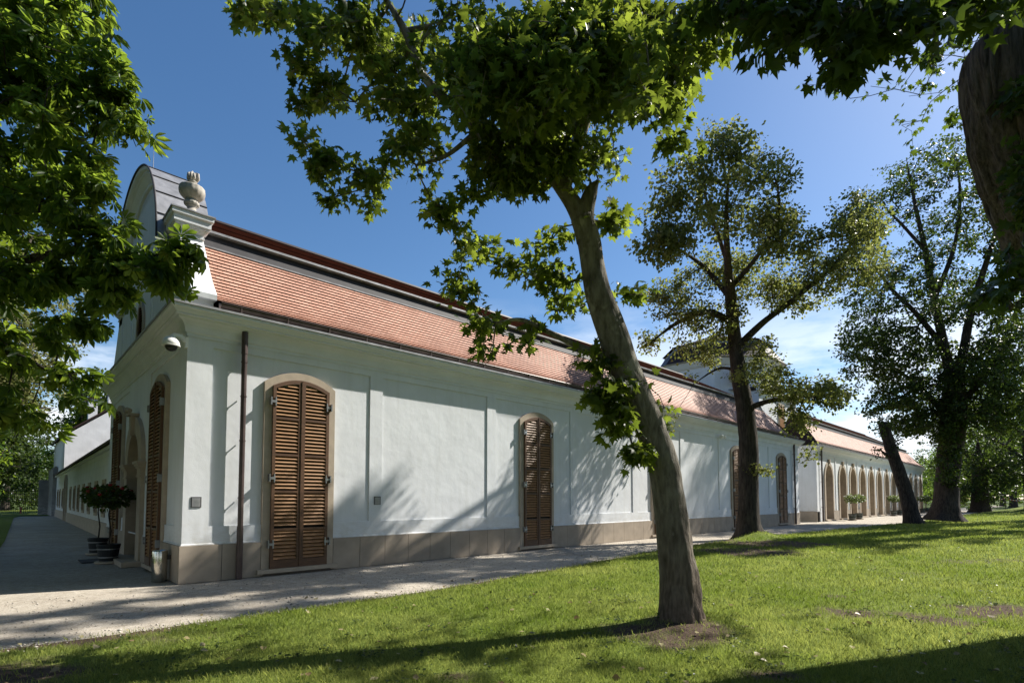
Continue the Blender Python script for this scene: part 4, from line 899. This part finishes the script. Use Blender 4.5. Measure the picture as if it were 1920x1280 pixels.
# 4. linden beside the path
b2 = T2+np.array([0, 0, .12])
q2 = pix([(1407,1013,20.9,45.9),(1403,960,20.9,37.7),(1404,850,20.9,33.6),(1399,780,20.9,32.8),(1386,705,20.9,28.7),(1378,640,20.9,24.6),(1370,560,19.9,20.5),(1364,480,18.4,13.0),(1362,400,16.8,8.6),(1368,300,15.3,4.3)])
l2 = [pix(x) for x in ([(1384,650,20.9,14.4),(1430,605,20.6,12.2),(1490,560,19.9,10.1),(1560,500,19.9,7.2),(1620,430,18.4,4.3)],[(1378,610,20.9,13.0),(1330,585,20.3,10.8),(1270,605,21.2,7.9),(1210,650,21.4,4.3)],[(1370,560,19.9,11.5),(1320,500,19.9,8.6),(1260,460,18.4,5.8)],[(1399,768,20.8,13.0),(1440,752,20.4,9.4),(1510,742,20.0,7.2),(1590,735,19.8,4.3)],[(1369,540,19.9,10.8),(1420,480,18.4,7.9),(1460,400,16.8,5.8),(1450,320,15.3,3.6)],[(1395,700,20.9,7.2),(1350,690,21.4,5.0),(1300,720,21.8,2.9)],[(1366,500,19.9,8.6),(1340,420,16.8,6.5),(1310,330,15.3,3.6)])]
att = blobs([(1370,262,64.80000000000001,40,14.8,1.0,40),(1330,330,108.0,50,14.9,1.0,60),(1285,390,86.4,45,15.2,0.88,40),(1430,320,64.80000000000001,45,16,1.12,37),(1400,410,108.0,60,16.8,1.25,74),(1255,460,60,42,15.2,0.7,67),(1470,440,80,50,18,1.6,94),(1370,510,130,50,20.6,1.4,121),(1250,560,60,36,20.6,1.2,54),(1215,640,34,24,21.5,1.0,18),
    (1320,590,80,40,20.5,1.4,67),(1300,660,40,45,21.5,1.4,26),(1480,550,80,42,21.3,2.6,81),(1550,500,66,50,20.0,2.0,81),(1600,420,60,60,17.8,1.6,94),(1640,500,44,60,20.0,2.0,45),(1340,650,40,40,21.2,1.0,18),(1430,660,40,30,20.4,1.0,18),(1430,700,60,30,19.2,2.0,40),(1500,730,80,26,19.0,2.0,67),(1560,745,50,24,19.8,1.0,26),(1500,790,44,36,20.0,0.8,22),(1515,850,16,14,20.0,0.4,5),(1250,800,14,16,21.0,0.4,3),(1430,880,40,9,20.6,0.4,8),(1470,775,20,14,20.0,0.5,5)])
tree('linden_tree', b2, 'upright linden with dark trunk and brownish flowering crown between path and lawn', 'tree', [q2]+l2, att, BARKL, LF_LIND, T_OVAL, 34, .38, .105, rtip=.007, seg=.5, tseg=44, tstep=.12, rough=.05, freq=(7,7,1.2), flare=.55, fl_h=.3, ridges=14, droop=.6, flat=.5)
# 5. cut leaning trunk
b3 = onZ(1713, 984, .12)
q3 = pix([(1713,984,32.5,30),(1703,940,32.5,24),(1688,890,32.5,22),(1674,850,32.5,20),(1662,815,32.5,19),(1656,792,32.5,17)]); s3 = pix([(1674,848,32.5,9),(1662,852,32.3,7),(1650,842,32.2,4)])
tree('pollarded_tree', b3, 'leaning dark trunk cut off short, with leafy sprouts, before the arched doors', 'tree', [q3, s3], blobs([(1652,800,26,22,32.3,.8,22),(1680,830,20,26,32.5,.6,12),(1640,850,16,14,32.2,.4,5)]), BARKR, LF_DARK, T_OVAL, 16, .32, .13, rtip=.006, tseg=30, flare=.25, ridges=8, flat=.4)
# 6. big ivy-clad tree
b4 = onZ(1773, 974, .18)
q4 = pix([(1773,976,34.6,50.4),(1774,940,34.6,39.6),(1778,880,34.6,37.8),(1786,800,34.6,41.4),(1790,740,34.6,37.8),(1782,700,34.6,20.2),(1768,640,34.6,15.8),(1752,560,34.6,13.0),(1735,470,34.6,9.4),(1715,380,34.6,5.8),(1700,300,34.6,2.9)])
l4 = [pix(x) for x in ([(1792,730,34.6,18.7),(1806,660,34.2,15.8),(1822,580,34,13.0),(1850,490,33.6,9.4),(1880,400,33.2,5.8)],[(1798,760,34.6,13.0),(1838,715,34,10.1),(1880,660,33.5,7.2),(1930,600,33,5.0)],[(1768,650,34.6,11.5),(1720,590,35,8.6),(1670,540,35.6,6.5),(1630,480,36,3.6)],[(1752,560,34.6,9.4),(1790,460,35,7.2),(1800,360,35,5.0),(1790,280,35,2.9)],[(1785,800,34.8,11.5),(1740,740,35.2,8.6),(1690,700,35.6,5.8),(1640,690,36,2.9)],[(1735,470,34.6,6.5),(1690,420,35,5.0),(1650,380,35,2.9)])]
att = blobs([(1780,300,70,45,34.8,3.5,60),(1700,360,80,60,35,3.5,80),(1620,430,60,60,35.6,3,60),(1840,350,70,60,34,3.5,70),(1780,430,100,70,34.6,4,100),(1890,460,60,70,33,3,70),(1680,510,90,60,35.2,3.5,80),(1610,560,50,50,35.8,2.5,40),(1800,560,110,60,34.4,4,90),(1650,620,80,50,35.6,3,80),(1900,600,60,70,33,3,90),(1720,670,90,50,35,3.2,130),(1640,700,60,40,35.8,2.2,60),(1850,680,70,50,33.8,3,110),(1690,760,80,36,35.2,2.4,90),(1740,800,60,30,34.8,2,60),(1830,770,70,50,34,2.6,100),(1900,760,60,60,33.2,2.6,90),(1700,800,60,24,35,1.8,40),(1790,720,40,60,34.4,1.6,90),(1785,800,36,70,34.3,1.3,120),(1780,880,30,36,34.3,1.1,40),(1650,650,90,60,35.4,3,90),(1740,560,110,80,35,4,90),(1880,700,60,110,32.5,3,150),(1720,730,80,50,35,2.5,80),(1600,640,40,40,36,2,24)])
tree('ivy_clad_tree', b4, 'large old tree with ivy-dark trunk and wide thin crown right of the arcade', 'tree', [q4]+l4, att, BARKR, LF_DARK, T_OVAL, 26, .52, .17, rtip=.012, seg=.7, tseg=40, tstep=.2, rough=.06, flare=.35, fl_h=.6, ridges=12, flat=.4, wig=.1)
# ---- background trees
def bg_tree(px, py0, d, top, wpx, label, mat=None, n=120, k=14, size=.22, spread=.6, name='tree', trunk_w=14, low=.25, cat='tree', group='trees standing behind the lawn', lean=0, z=.0):
    b = at(px, 934, d); b = np.array([b[0], b[1], z]); H_ = EYE+(934-top)*d/FPX; Wm = wpx*d/FPX/2
    tr = [(b, b+[0,0,-.0]), None]; mid = b+np.array([lean, 0, H_*.45]); tp = b+np.array([lean*1.6, 0, H_*.88])
    w = trunk_w*d/FPX/2
    ch = [([b+np.array([0,0,-.1]), mid, tp], [w, w*.7, w*.15])]
    for q in range(4):
        a = q*1.7+px; s = b+np.array([lean*.8, 0, H_*(.3+.1*q)]); ch.append(([s, s+np.array([math.cos(a)*Wm*.35, math.sin(a)*Wm*.35, H_*.13]), s+np.array([math.cos(a)*Wm*.7, math.sin(a)*Wm*.7, H_*.2])], [w*.4, w*.3, w*.12]))
    att = vols([(b[0]+lean, b[1], H_*(low+1)/2, Wm, Wm, H_*(1-low)/2, n)]); att = [p for p in att]
    for q in range(6):
        a = q*1.05+px*.1; att += vols([(b[0]+lean+math.cos(a)*Wm*.75, b[1]+math.sin(a)*Wm*.75, H_*(low+.12+.11*(q % 5)), Wm*.45, Wm*.45, H_*.13, n//9)])
    return tree(name, b, label, cat, ch, att, BARKL, mat or LF_DARK, T_TRI, k, spread, size, rtip=.014, seg=.9, tseg=14, tstep=.5, flare=.3, flat=.35, group=None, bseg=4)
bg_tree(1838, 0, 62, 800, 150, 'dark dense bush-like yew on the lawn right of the ivy-clad tree', LF_DARK, 200, 26, .26, .7, 'yew_tree', 30, .03)
bg_tree(1930, 0, 58, 640, 260, 'dense green tree at the right edge beyond the lawn', LF_DARK, 420, 20, .26, .8, 'maple_tree', 16, .12)
bg_tree(1725, 0, 150, 870, 90, 'small light green tree behind the end of the arcade wing', LF_MID, 90, 20, .45, 1.2, 'small_tree', 6, .05)
bg_tree(1765, 0, 130, 840, 110, 'light green tree seen just left of the ivy-clad trunk', LF_MID, 110, 20, .45, 1.2, 'small_tree', 7, .05)
bg_tree(1880, 0, 110, 790, 170, 'tree with a slanting thin stem beyond the tape fence', LF_MID, 150, 20, .4, 1.1, 'small_tree', 9, .1, lean=2)
bg_tree(1990, 0, 75, 720, 300, 'broad maple with low sunlit leaves, partly cut by the right edge', LF_MID, 300, 24, .3, .9, 'maple_tree', 12, .02)
bg_tree(1900, 0, 95, 700, 240, 'tall dark tree beyond the tape fence', LF_DARK, 340, 22, .4, 1.1, 'tree', 12, .08)
bg_tree(1800, 0, 160, 800, 150, 'tall dark green tree far behind the ivy-clad trunk', LF_DARK, 130, 20, .5, 1.4, 'tree', 8, .05)
bg_tree(1860, 0, 170, 770, 170, 'tall dark green tree far behind the yew', LF_DARK, 130, 20, .5, 1.4, 'tree', 8, .05)
# left side
def wtree(name, x, y, H_, w, crown, label, mat, k, size, spread, bark_=BARKL, tmpl=None, seg=.7):
    c0 = crown[0]; ch = [([(x,y,-.1),(x+.2,y+.1,H_*.4),((x+c0[0])/2,(y+c0[1])/2,H_*.7),(c0[0],c0[1],H_*.9)], [w,w*.75,w*.45,w*.12])]
    for q in range(5):
        a = q*1.3; s_ = np.array([x+.15,y+.1,H_*(.28+.07*q)]); e_ = np.array([c0[0]+c0[3]*.65*math.cos(a), c0[1]+c0[4]*.65*math.sin(a), H_*(.42+.09*q)]); ch.append(([s_, s_*.5+e_*.5+np.array([0,0,.4]), e_], [w*.45,w*.3,w*.1]))
    return tree(name, (x,y,0), label, 'tree', ch, vols(crown), bark_, mat, tmpl or T_OVAL, k, spread, size, rtip=.009, seg=seg, tseg=16, tstep=.4, flare=.3, flat=.45, bseg=4)
wtree('linden_tree', -6.5, 15, 12, .3, [(-3.4,15,8.6,3.5,4.4,3.9,460),(-2.0,16.5,7.0,1.9,2.4,2.6,140)], 'pale flowering linden behind the horse chestnut', LF_PALE, 30, .12, .46)
wtree('broadleaf_tree', -6.5, 27, 10, .3, [(-4.2,27,6.0,3.2,5,4.6,420),(-2.6,30,4.2,1.5,3,2.0,90)], 'dense green tree with low branches on the shaded left side of the path', LF_DARK, 28, .18, .5)
wtree('broadleaf_tree', -8, 56, 13, .35, [(-5,58,7.5,6.5,3.5,7.5,480)], 'dark low-branched tree closing the view at the end of the side path', LF_DARK, 24, .26, .6)
wtree('broadleaf_tree', -4.5, 36, 8, .22, [(-4.2,36,4.0,2.4,4.5,3.0,240)], 'low dense green tree at the grass edge of the side path', LF_CHEST, 28, .16, .45)
wtree('broadleaf_tree', -6, 43, 12, .3, [(-4.2,43,8,3.6,6,5.8,420),(-2.3,46,4.6,1.9,3,2.4,90)], 'dark tree overhanging the far end of the shaded side path', LF_DARK, 28, .21, .55)
for x, y, h, lab in ((-10,4,16,'tall dark unseen tree added left of the chestnut to block sky from the gable'),(-11,13,17,'tall dark unseen tree added behind the pale linden to block sky'),(-12,22,17,'tall dark unseen tree added opposite the small shutters to block sky'),(-11,34,16,'tall dark unseen tree added left of the far side path to block sky'),(-10.5,-5,17,'tall dark unseen tree added in front of the chestnut to block sky'),
    (-9,-15,17,'tall dark unseen tree added on the left lawn nearest the viewer to block sky'),(-4,-23,17,'broad dark tree added behind the viewer on the left to block sky'),(5,-22,18,'broad dark tree added right behind the viewer to block sky'),(14,-23,18,'broad dark tree added behind the viewer on the right to block sky'),(24,-25,18,'broad dark unseen tree added far outside the right edge to block sky')):
    wtree('broadleaf_tree', x, y, h, .4, [(x,y,h*.55,4.8,4.8,h*.45,330)], lab, LF_DARK, 24, .38, .75, seg=1.2)  # unseen trees added left and behind the viewer to block sky light
for x, y, h, lab in ((8,16,13,'broad hidden tree added behind the long building to shade the side path'),(9,25,14,'broad hidden tree added behind the low outbuilding to shade the side path'),(10,35,14,'broad hidden tree added near the white gabled house to shade the side path')):
    wtree('broadleaf_tree', x, y, h, .35, [(x,y,h*.6,4.2,5,h*.38,260)], lab, LF_DARK, 24, .34, .7, seg=1.2)  # hidden trees added to throw shade over the side path and left lawn
# unseen tall tree added at right: leaf clumps placed to shade gravel, lawn, wall
sb = []
def shade(gx, gy, s_, a, b, c, n): sb.append((gx+.942*s_, gy-.337*s_, .9325*s_, a, b, c, n))
for gx, gy, a, b, n in ((-2.2,-1.7,1.2,.35,16),(.1,-1.35,1.5,.4,26),(2.3,-1.5,1.5,.45,30),(4.6,-1.3,1.5,.4,28),(7.0,-1.2,1.4,.4,24),(-1.0,-2.6,1.5,.4,22),(1.6,-2.5,1.4,.35,20),(3.8,-2.4,1.5,.4,28),(6.2,-2.3,1.5,.45,28),(8.6,-1.9,1.4,.5,26),(-2.6,-3.3,1.0,.3,12),(.9,-3.5,1.4,.3,16),(5.0,-3.3,1.4,.35,20),(7.9,-2.9,1.3,.4,20),(2.6,-.45,1.0,.18,8),(6.0,-.5,1.1,.2,10),(3.2,-.2,.7,.2,6)): shade(gx, gy, 25+.35*gx, a, b, .4, int(n*1.05))
for gx, gy, a, b, n in ((12,-4.5,1.8,.7,50),(15,-5,2.4,.8,80),(18.5,-5.2,2.2,.9,70),(22,-5.8,2.4,.9,70),(14,-3.2,1.8,.5,34),(19,-6.4,2.0,.6,34),(26,-6.5,2.4,1,60)): shade(gx, gy, 22, a, b, 1.2, n)
for gx, gz, r_, n in ((5.0,2.5,.10,3),(4.6,2.25,.18,5),(4.1,1.95,.26,7),(3.5,1.55,.30,9),(2.9,1.15,.32,10),(2.4,.8,.35,10),(7.3,1.25,.12,3),(6.8,.95,.2,6),(6.2,.6,.26,8),(5.6,.3,.3,8),(9.0,1.6,.15,2)): sb.append((gx-.75+.942*24, -.337*24, gz-.9+.9325*24, r_*1.1, r_*.2, r_*.8, max(1, int(n*.6))))  # leaf clumps placed to throw wedges of shade onto the long wall
for gx, gy, a, b, n in ((10,-4.3,1.2,.3,18),(17,-7.2,2.2,.35,30),(21,-8.0,2.6,.5,44),(27,-8.5,3.0,.8,70),(31,-6.5,2.6,.9,60),(24,-11,3,.4,36),(30,-12,3,.6,44),(13,-6.0,1.4,.25,16),(36,-8,3,1,60),(16,-8.2,1.8,.25,18),(23,-6.6,2.2,.5,36),(36,-12,3,.6,40),(26,-10,2.5,.5,34),(33,-10,3,.6,44),(20,-9.6,2.0,.3,18),(17,-5.9,1.8,.4,26),(28,-7.2,2,.5,30)): shade(gx, gy, 22, a, b, 1.0, n)
tree('offscreen_shade_tree', (40,-16,0), 'very tall unseen tree added outside the right edge, limbs shaped to cast dappled shade', 'tree', [([(40,-16,-.1),(39,-15,8),(38,-14,16),(36,-12.5,23)], [.5,.42,.34,.2]),([(38,-14,16),(34,-12,19.5),(29,-11,22.5),(25,-10.2,23)], [.22,.16,.11,.06]),([(39,-15,10),(36,-13.5,17),(33,-12.6,20)], [.2,.15,.1])], vols(sb), BARKR, LF_DARK, T_OVAL, 12, .30, .26, rtip=.01, seg=.9, tseg=16, tstep=.4, flat=.4, bseg=4)
tree('offscreen_shade_tree', (60,-20,0), 'tall unseen tree added beyond the right edge to shade the far lawn', 'tree', [([(60,-20,-.1),(59,-19,8),(58,-18,16)], [.5,.4,.2])], vols([(56,-17,15,5,4,4,160)]), BARKR, LF_DARK, T_OVAL, 20, .34, .45, rtip=.012, seg=1.2, tseg=16, tstep=.5, flat=.4, bseg=4)  # also unseen, added for the streaks of shade on the far lawn
bg_tree(10, 0, 70, 800, 160, 'dark tree beyond the iron gate', LF_DARK, 200, 22, .3, .8, 'tree', 14, .0)
bg_tree(110, 0, 85, 760, 160, 'dark tree behind the weathered garden wall', LF_DARK, 160, 22, .36, 1.0, 'tree', 12, .0)
bg_tree(150, 0, 60, 695, 110, 'leafy tree rising behind the chimneys of the white gabled house', LF_CHEST, 220, 24, .26, .7, 'tree', 10, .1)
bg_tree(215, 0, 66, 705, 120, 'tree top showing above the roof of the white gabled house', LF_DARK, 200, 24, .28, .8, 'tree', 10, .1)
wtree('broadleaf_tree', 6, 64, 17, .4, [(6,64,9,4.5,4.5,7.5,260)], 'broad tree added behind the white gabled house to shade the lawn beyond', LF_DARK, 24, .36, .8, seg=1.2)  # added to keep the sun off the lawn past the side path
wtree('broadleaf_tree', -5.5, 18, 9, .25, [(-4.6,19,4.4,2.4,3.6,3.0,260),(-3.5,22,3.2,1.3,3,1.6,60)], 'dense low green tree under the pale linden at the path edge', LF_CHEST, 24, .15, .42)
# far wood closing the horizon
P = []
for a in np.linspace(va-R_(62), va+R_(62), 520):
    r = 230+40*RNG.random(); c = CAM[:2]+r*np.array([math.cos(a), math.sin(a)]); h = 8+5*n2(a*9, 0, 77, 3)+2*RNG.random()
    for _ in range(34): P.append((c[0]+RNG.normal(0, 3), c[1]+RNG.normal(0, 3), h*RNG.random()**.7))
P = np.array(P); n = len(P); D = RNG.normal(size=(n, 3)); tag(leaves_mesh('distant_wood', P, D, RNG.normal(size=(n, 3)), RNG.uniform(1.2, 2.6, n), T_TRI, LF_DARK, None), 'distant belt of dark green wood closing the horizon', 'wood', kind='stuff')

# ================================================================== POTS, FENCE, LITTER
def potted(loc, label, group, flower, pot, s=1.0, ts=.74, hgt=1.55, crown=.42, seed=0, dark=LF_CHEST):
    t = empty('potted_tree', loc); tag(t, label, 'potted plant', group); t.scale = (s, s, s)
    MB().lathe([(ts*r, z) for r, z in [(.36,0),(.38,.02),(.38,.045),(.33,.06)]], 28).build('saucer', STONE, t)
    MB().lathe([(ts*r, z) for r, z in [(.255,.05),(.26,.07),(.31,.36),(.335,.44),(.335,.47),(.30,.47),(.29,.43),(.01,.43)]], 24).build('tub', pot, t)
    b = MB()
    for z in (.14, .34): b.lathe([(ts*(.272+.17*(z-.07)),z),(ts*(.275+.17*(z-.07)),z+.025)], 24)
    b.build('band', IRON, t)
    sp = MB(); sp.tube([(0,0,.4),(.03,.01,.8),(-.02,.02,1.2),(.01,0,hgt)], [.022,.018,.016,.012], 7)
    for q in range(7):
        a = q*.9; sp.tube([(0,0,hgt-.15),(.15*math.cos(a),.15*math.sin(a),hgt+.05),(.3*math.cos(a),.3*math.sin(a),hgt+.12*(q % 3))], [.01,.007,.004], 5)
    sp.build('stem', BARKL, t)
    n = 520; u = RNG.normal(size=(n, 3)); u = unit(u)*(RNG.random(n)**.4)[:, None]; p = u*np.array([crown, crown, crown*.62])+np.array([0, 0, hgt+.08]); p += RNG.normal(0, .03, (n, 3))
    leaves_mesh('foliage', p, u+RNG.normal(0, .5, (n, 3)), RNG.normal(0, .7, (n, 3))+np.array([0,0,1]), RNG.uniform(.06, .13, n), T_OVAL, dark, t)
    rr = random.Random(seed); fl = MB().lathe([(.005,-.02),(.04,.0),(.045,.03),(.02,.05)], 8).build('flower', flower, t)
    for q in range(14 if flower is RED else 10):
        a = rr.random()*6.28; r = crown*(.5+.6*rr.random()); z = hgt+.1+.28*rr.random(); o = fl
        if q: o = fl.copy(); COL.objects.link(o); o.parent = t
        o.location = (r*math.cos(a), r*math.sin(a), z)
    return t
GREENW = M('dark_green_tub', (.035,.045,.035), .6); BLK = M('black_tub', (.018,.02,.022), .5)
potted((-.5,4.95,0), 'potted standard shrub with red flowers in a black tub nearest the gable door', 'red flowering shrubs by the gable door', RED, BLK, 1.0, .74, 1.55, .44, 1, LF_DARK)
potted((-.42,7.7,0), 'potted standard shrub with red flowers in a black tub, farther one beside the gable door', 'red flowering shrubs by the gable door', RED, BLK, 1.0, .74, 1.6, .42, 2, LF_DARK)
for (px, py, lab, i) in ((1597,970,'leftmost potted standard shrub in a green tub before the arched doors',3),(1610,968,'second potted standard shrub from the left before the arched doors',4),(1675,962.5,'third potted standard shrub from the left, just left of the cut trunk foot',5),(1686,962,'fourth potted standard shrub from the left, half hidden by the leaning cut trunk',6),(1729,956,'fifth potted standard shrub at the far end of the arcade',7),(1737,955.5,'last potted standard shrub at the far corner of the arcade',8)):
    q = onZ(px, py, 0); x = min(q[0], 78.5+(i-7)*2.6 if i > 6 else q[0]); y = -.95 if i % 2 else -.75; r_ = ray(px, 934); tq = (y-CAM[1])/r_[1]
    potted((CAM[0]+tq*r_[0], y, 0), lab, 'flowering shrubs in green tubs before the arcade', PETW, GREENW, 1.0, .78, 1.5, .46, i, LF_POT)
# tape fence
fe = empty('tape_fence', (70,-12,0)); tag(fe, 'thin posts with red and white barrier tape beyond the lawn at the right', 'fence')
TAPE = M('red_white_tape', (.6,.6,.58), .5); v = coords(TAPE, (1,1,1), 'Pos'); wv = nd(TAPE, 'ShaderNodeTexWave', i_Scale=1.2); lk(TAPE, v, wv.inputs['Vector']); rp = nd(TAPE, 'ShaderNodeValToRGB'); rp.color_ramp.interpolation = 'CONSTANT'; rp.color_ramp.elements[0].color = (.55,.03,.03,1); rp.color_ramp.elements[1].color = (.7,.7,.68,1); rp.color_ramp.elements[1].position = .5
lk(TAPE, wv.outputs['Fac'], rp.inputs['Fac']); lk(TAPE, rp.outputs['Color'], bsdf(TAPE).inputs['Base Color'])
pts = [at(px, 934, 66) for px in (1735, 1793, 1842, 1885, 1930, 1975)]
for p in pts: MB().tube([(0,0,0),(0,0,1.75)], .045, 6).build('post', BARKL, fe, loc=(p[0]-70, p[1]+12, .1))
for a, b in zip(pts[:-1], pts[1:]):
    t_ = MB(); K = 10; vs = []
    for i in range(K+1): w = i/K; z = 1.62-.32*4*w*(1-w); q = a*(1-w)+b*w; vs += [(q[0]-70, q[1]+12, z), (q[0]-70, q[1]+12, z+.07), (q[0]-70+.01, q[1]+12-.02, z)]
    t_.add(vs, [(3*i, 3*i+1, 3*i+4, 3*i+3) for i in range(K)]+[(3*i, 3*i+3, 3*i+5, 3*i+2) for i in range(K)]); t_.build('tape', TAPE, fe)
q_ = [(rr_, aa_) for rr_, aa_ in zip(np.exp(RNG.uniform(math.log(4.4), math.log(20), 260)), RNG.uniform(va-R_(46), va+R_(46), 260))]
P_ = []; 
for rr_, aa_ in q_:
    x_, y_ = CAM[0]+rr_*math.cos(aa_), CAM[1]+rr_*math.sin(aa_)
    if y_ > edge(x_)-.1: continue
    for _ in range(14): dx, dy = RNG.normal(0, .07, 2); P_.append((x_+dx, y_+dy, float(height(x_+dx, y_+dy))+.02+.03*RNG.random()))
P_ = np.array(P_); n = len(P_); tag(leaves_mesh('clover', P_, np.concatenate([RNG.normal(size=(n, 2)), np.full((n, 1), .3)], 1), RNG.normal(0, .3, (n, 3))+np.array([0,0,1]), RNG.uniform(.02, .045, n), T_OVAL, LF_DARK, None), 'small dark broad-leaved weeds scattered through the lawn', 'weeds', kind='stuff')
# fallen leaves and sprouts
n = 420; r = np.exp(RNG.uniform(math.log(4.3), math.log(22), n)); a = RNG.uniform(va-R_(46), va+R_(46), n); x = CAM[0]+r*np.cos(a); y = CAM[1]+r*np.sin(a)
ok = (y < edge(x)+1.6) & (y < -.4); x, y = x[ok], y[ok]; n = len(x); z = np.where(y < edge(x), height(x, y)+.035, .0)
DEAD = leafmat('fallen_leaves_dry', (.16,.10,.05), (.42,.37,.20), (.1,.07,.03), (.2,.18,.08), .2)
tag(leaves_mesh('fallen_leaves', np.stack([x, y, z], -1), np.concatenate([RNG.normal(size=(n, 2)), np.zeros((n, 1))], 1), RNG.normal(0, .3, (n, 3))+np.array([0,0,1]), RNG.uniform(.035, .085, n), T_OVAL, DEAD, None), 'scattered dry leaves on the lawn and gravel', 'fallen leaves', kind='stuff')

# loose stones lying on the gravel and along the worn lawn edge
n = 5200; u_ = RNG.uniform(-4, 15, n)**1.0; t_ = np.where(RNG.random(n) < .45, RNG.normal(.0, .16, n), -RNG.uniform(0, 3.6, n)); x = u_; y = edge(x)-t_
ok = y < -.06; x, y, t_ = x[ok], y[ok], t_[ok]; n = len(x); z = np.where(t_ > .02, height(x, y)+.004, -.006)
oc = np.array([(1,0,0),(0,1,0),(-1,0,0),(0,-1,0),(0,0,.65),(0,0,-.4)]); of = np.array([(0,1,4),(1,2,4),(2,3,4),(3,0,4),(1,0,5),(2,1,5),(3,2,5),(0,3,5)])
sz = RNG.uniform(.005, .016, n)*(1+1.2*(RNG.random(n) > .95)); ang = RNG.uniform(0, 6.28, n); C_, S_ = np.cos(ang), np.sin(ang)
V = oc[None]*RNG.uniform(.7, 1.3, (n, 6, 1))*sz[:, None, None]; V = np.stack([V[..., 0]*C_[:, None]-V[..., 1]*S_[:, None], V[..., 0]*S_[:, None]+V[..., 1]*C_[:, None], V[..., 2]], -1)+np.stack([x, y, z], -1)[:, None]
PEB = M('loose_stones', (.38,.35,.31), .9, .2); pc, _ = noisy(PEB, (.22,.20,.17), (.55,.51,.45), 30, coords(PEB, kind='Pos'), 2, .3, .7); lk(PEB, pc, bsdf(PEB).inputs['Base Color'])
tag(np_mesh('pebbles', V.reshape(-1, 3), (of[None]+(np.arange(n)*6)[:, None, None]).reshape(-1, 3), PEB), 'loose pale stones scattered on the path and its worn grass edge', 'pebbles', kind='stuff')
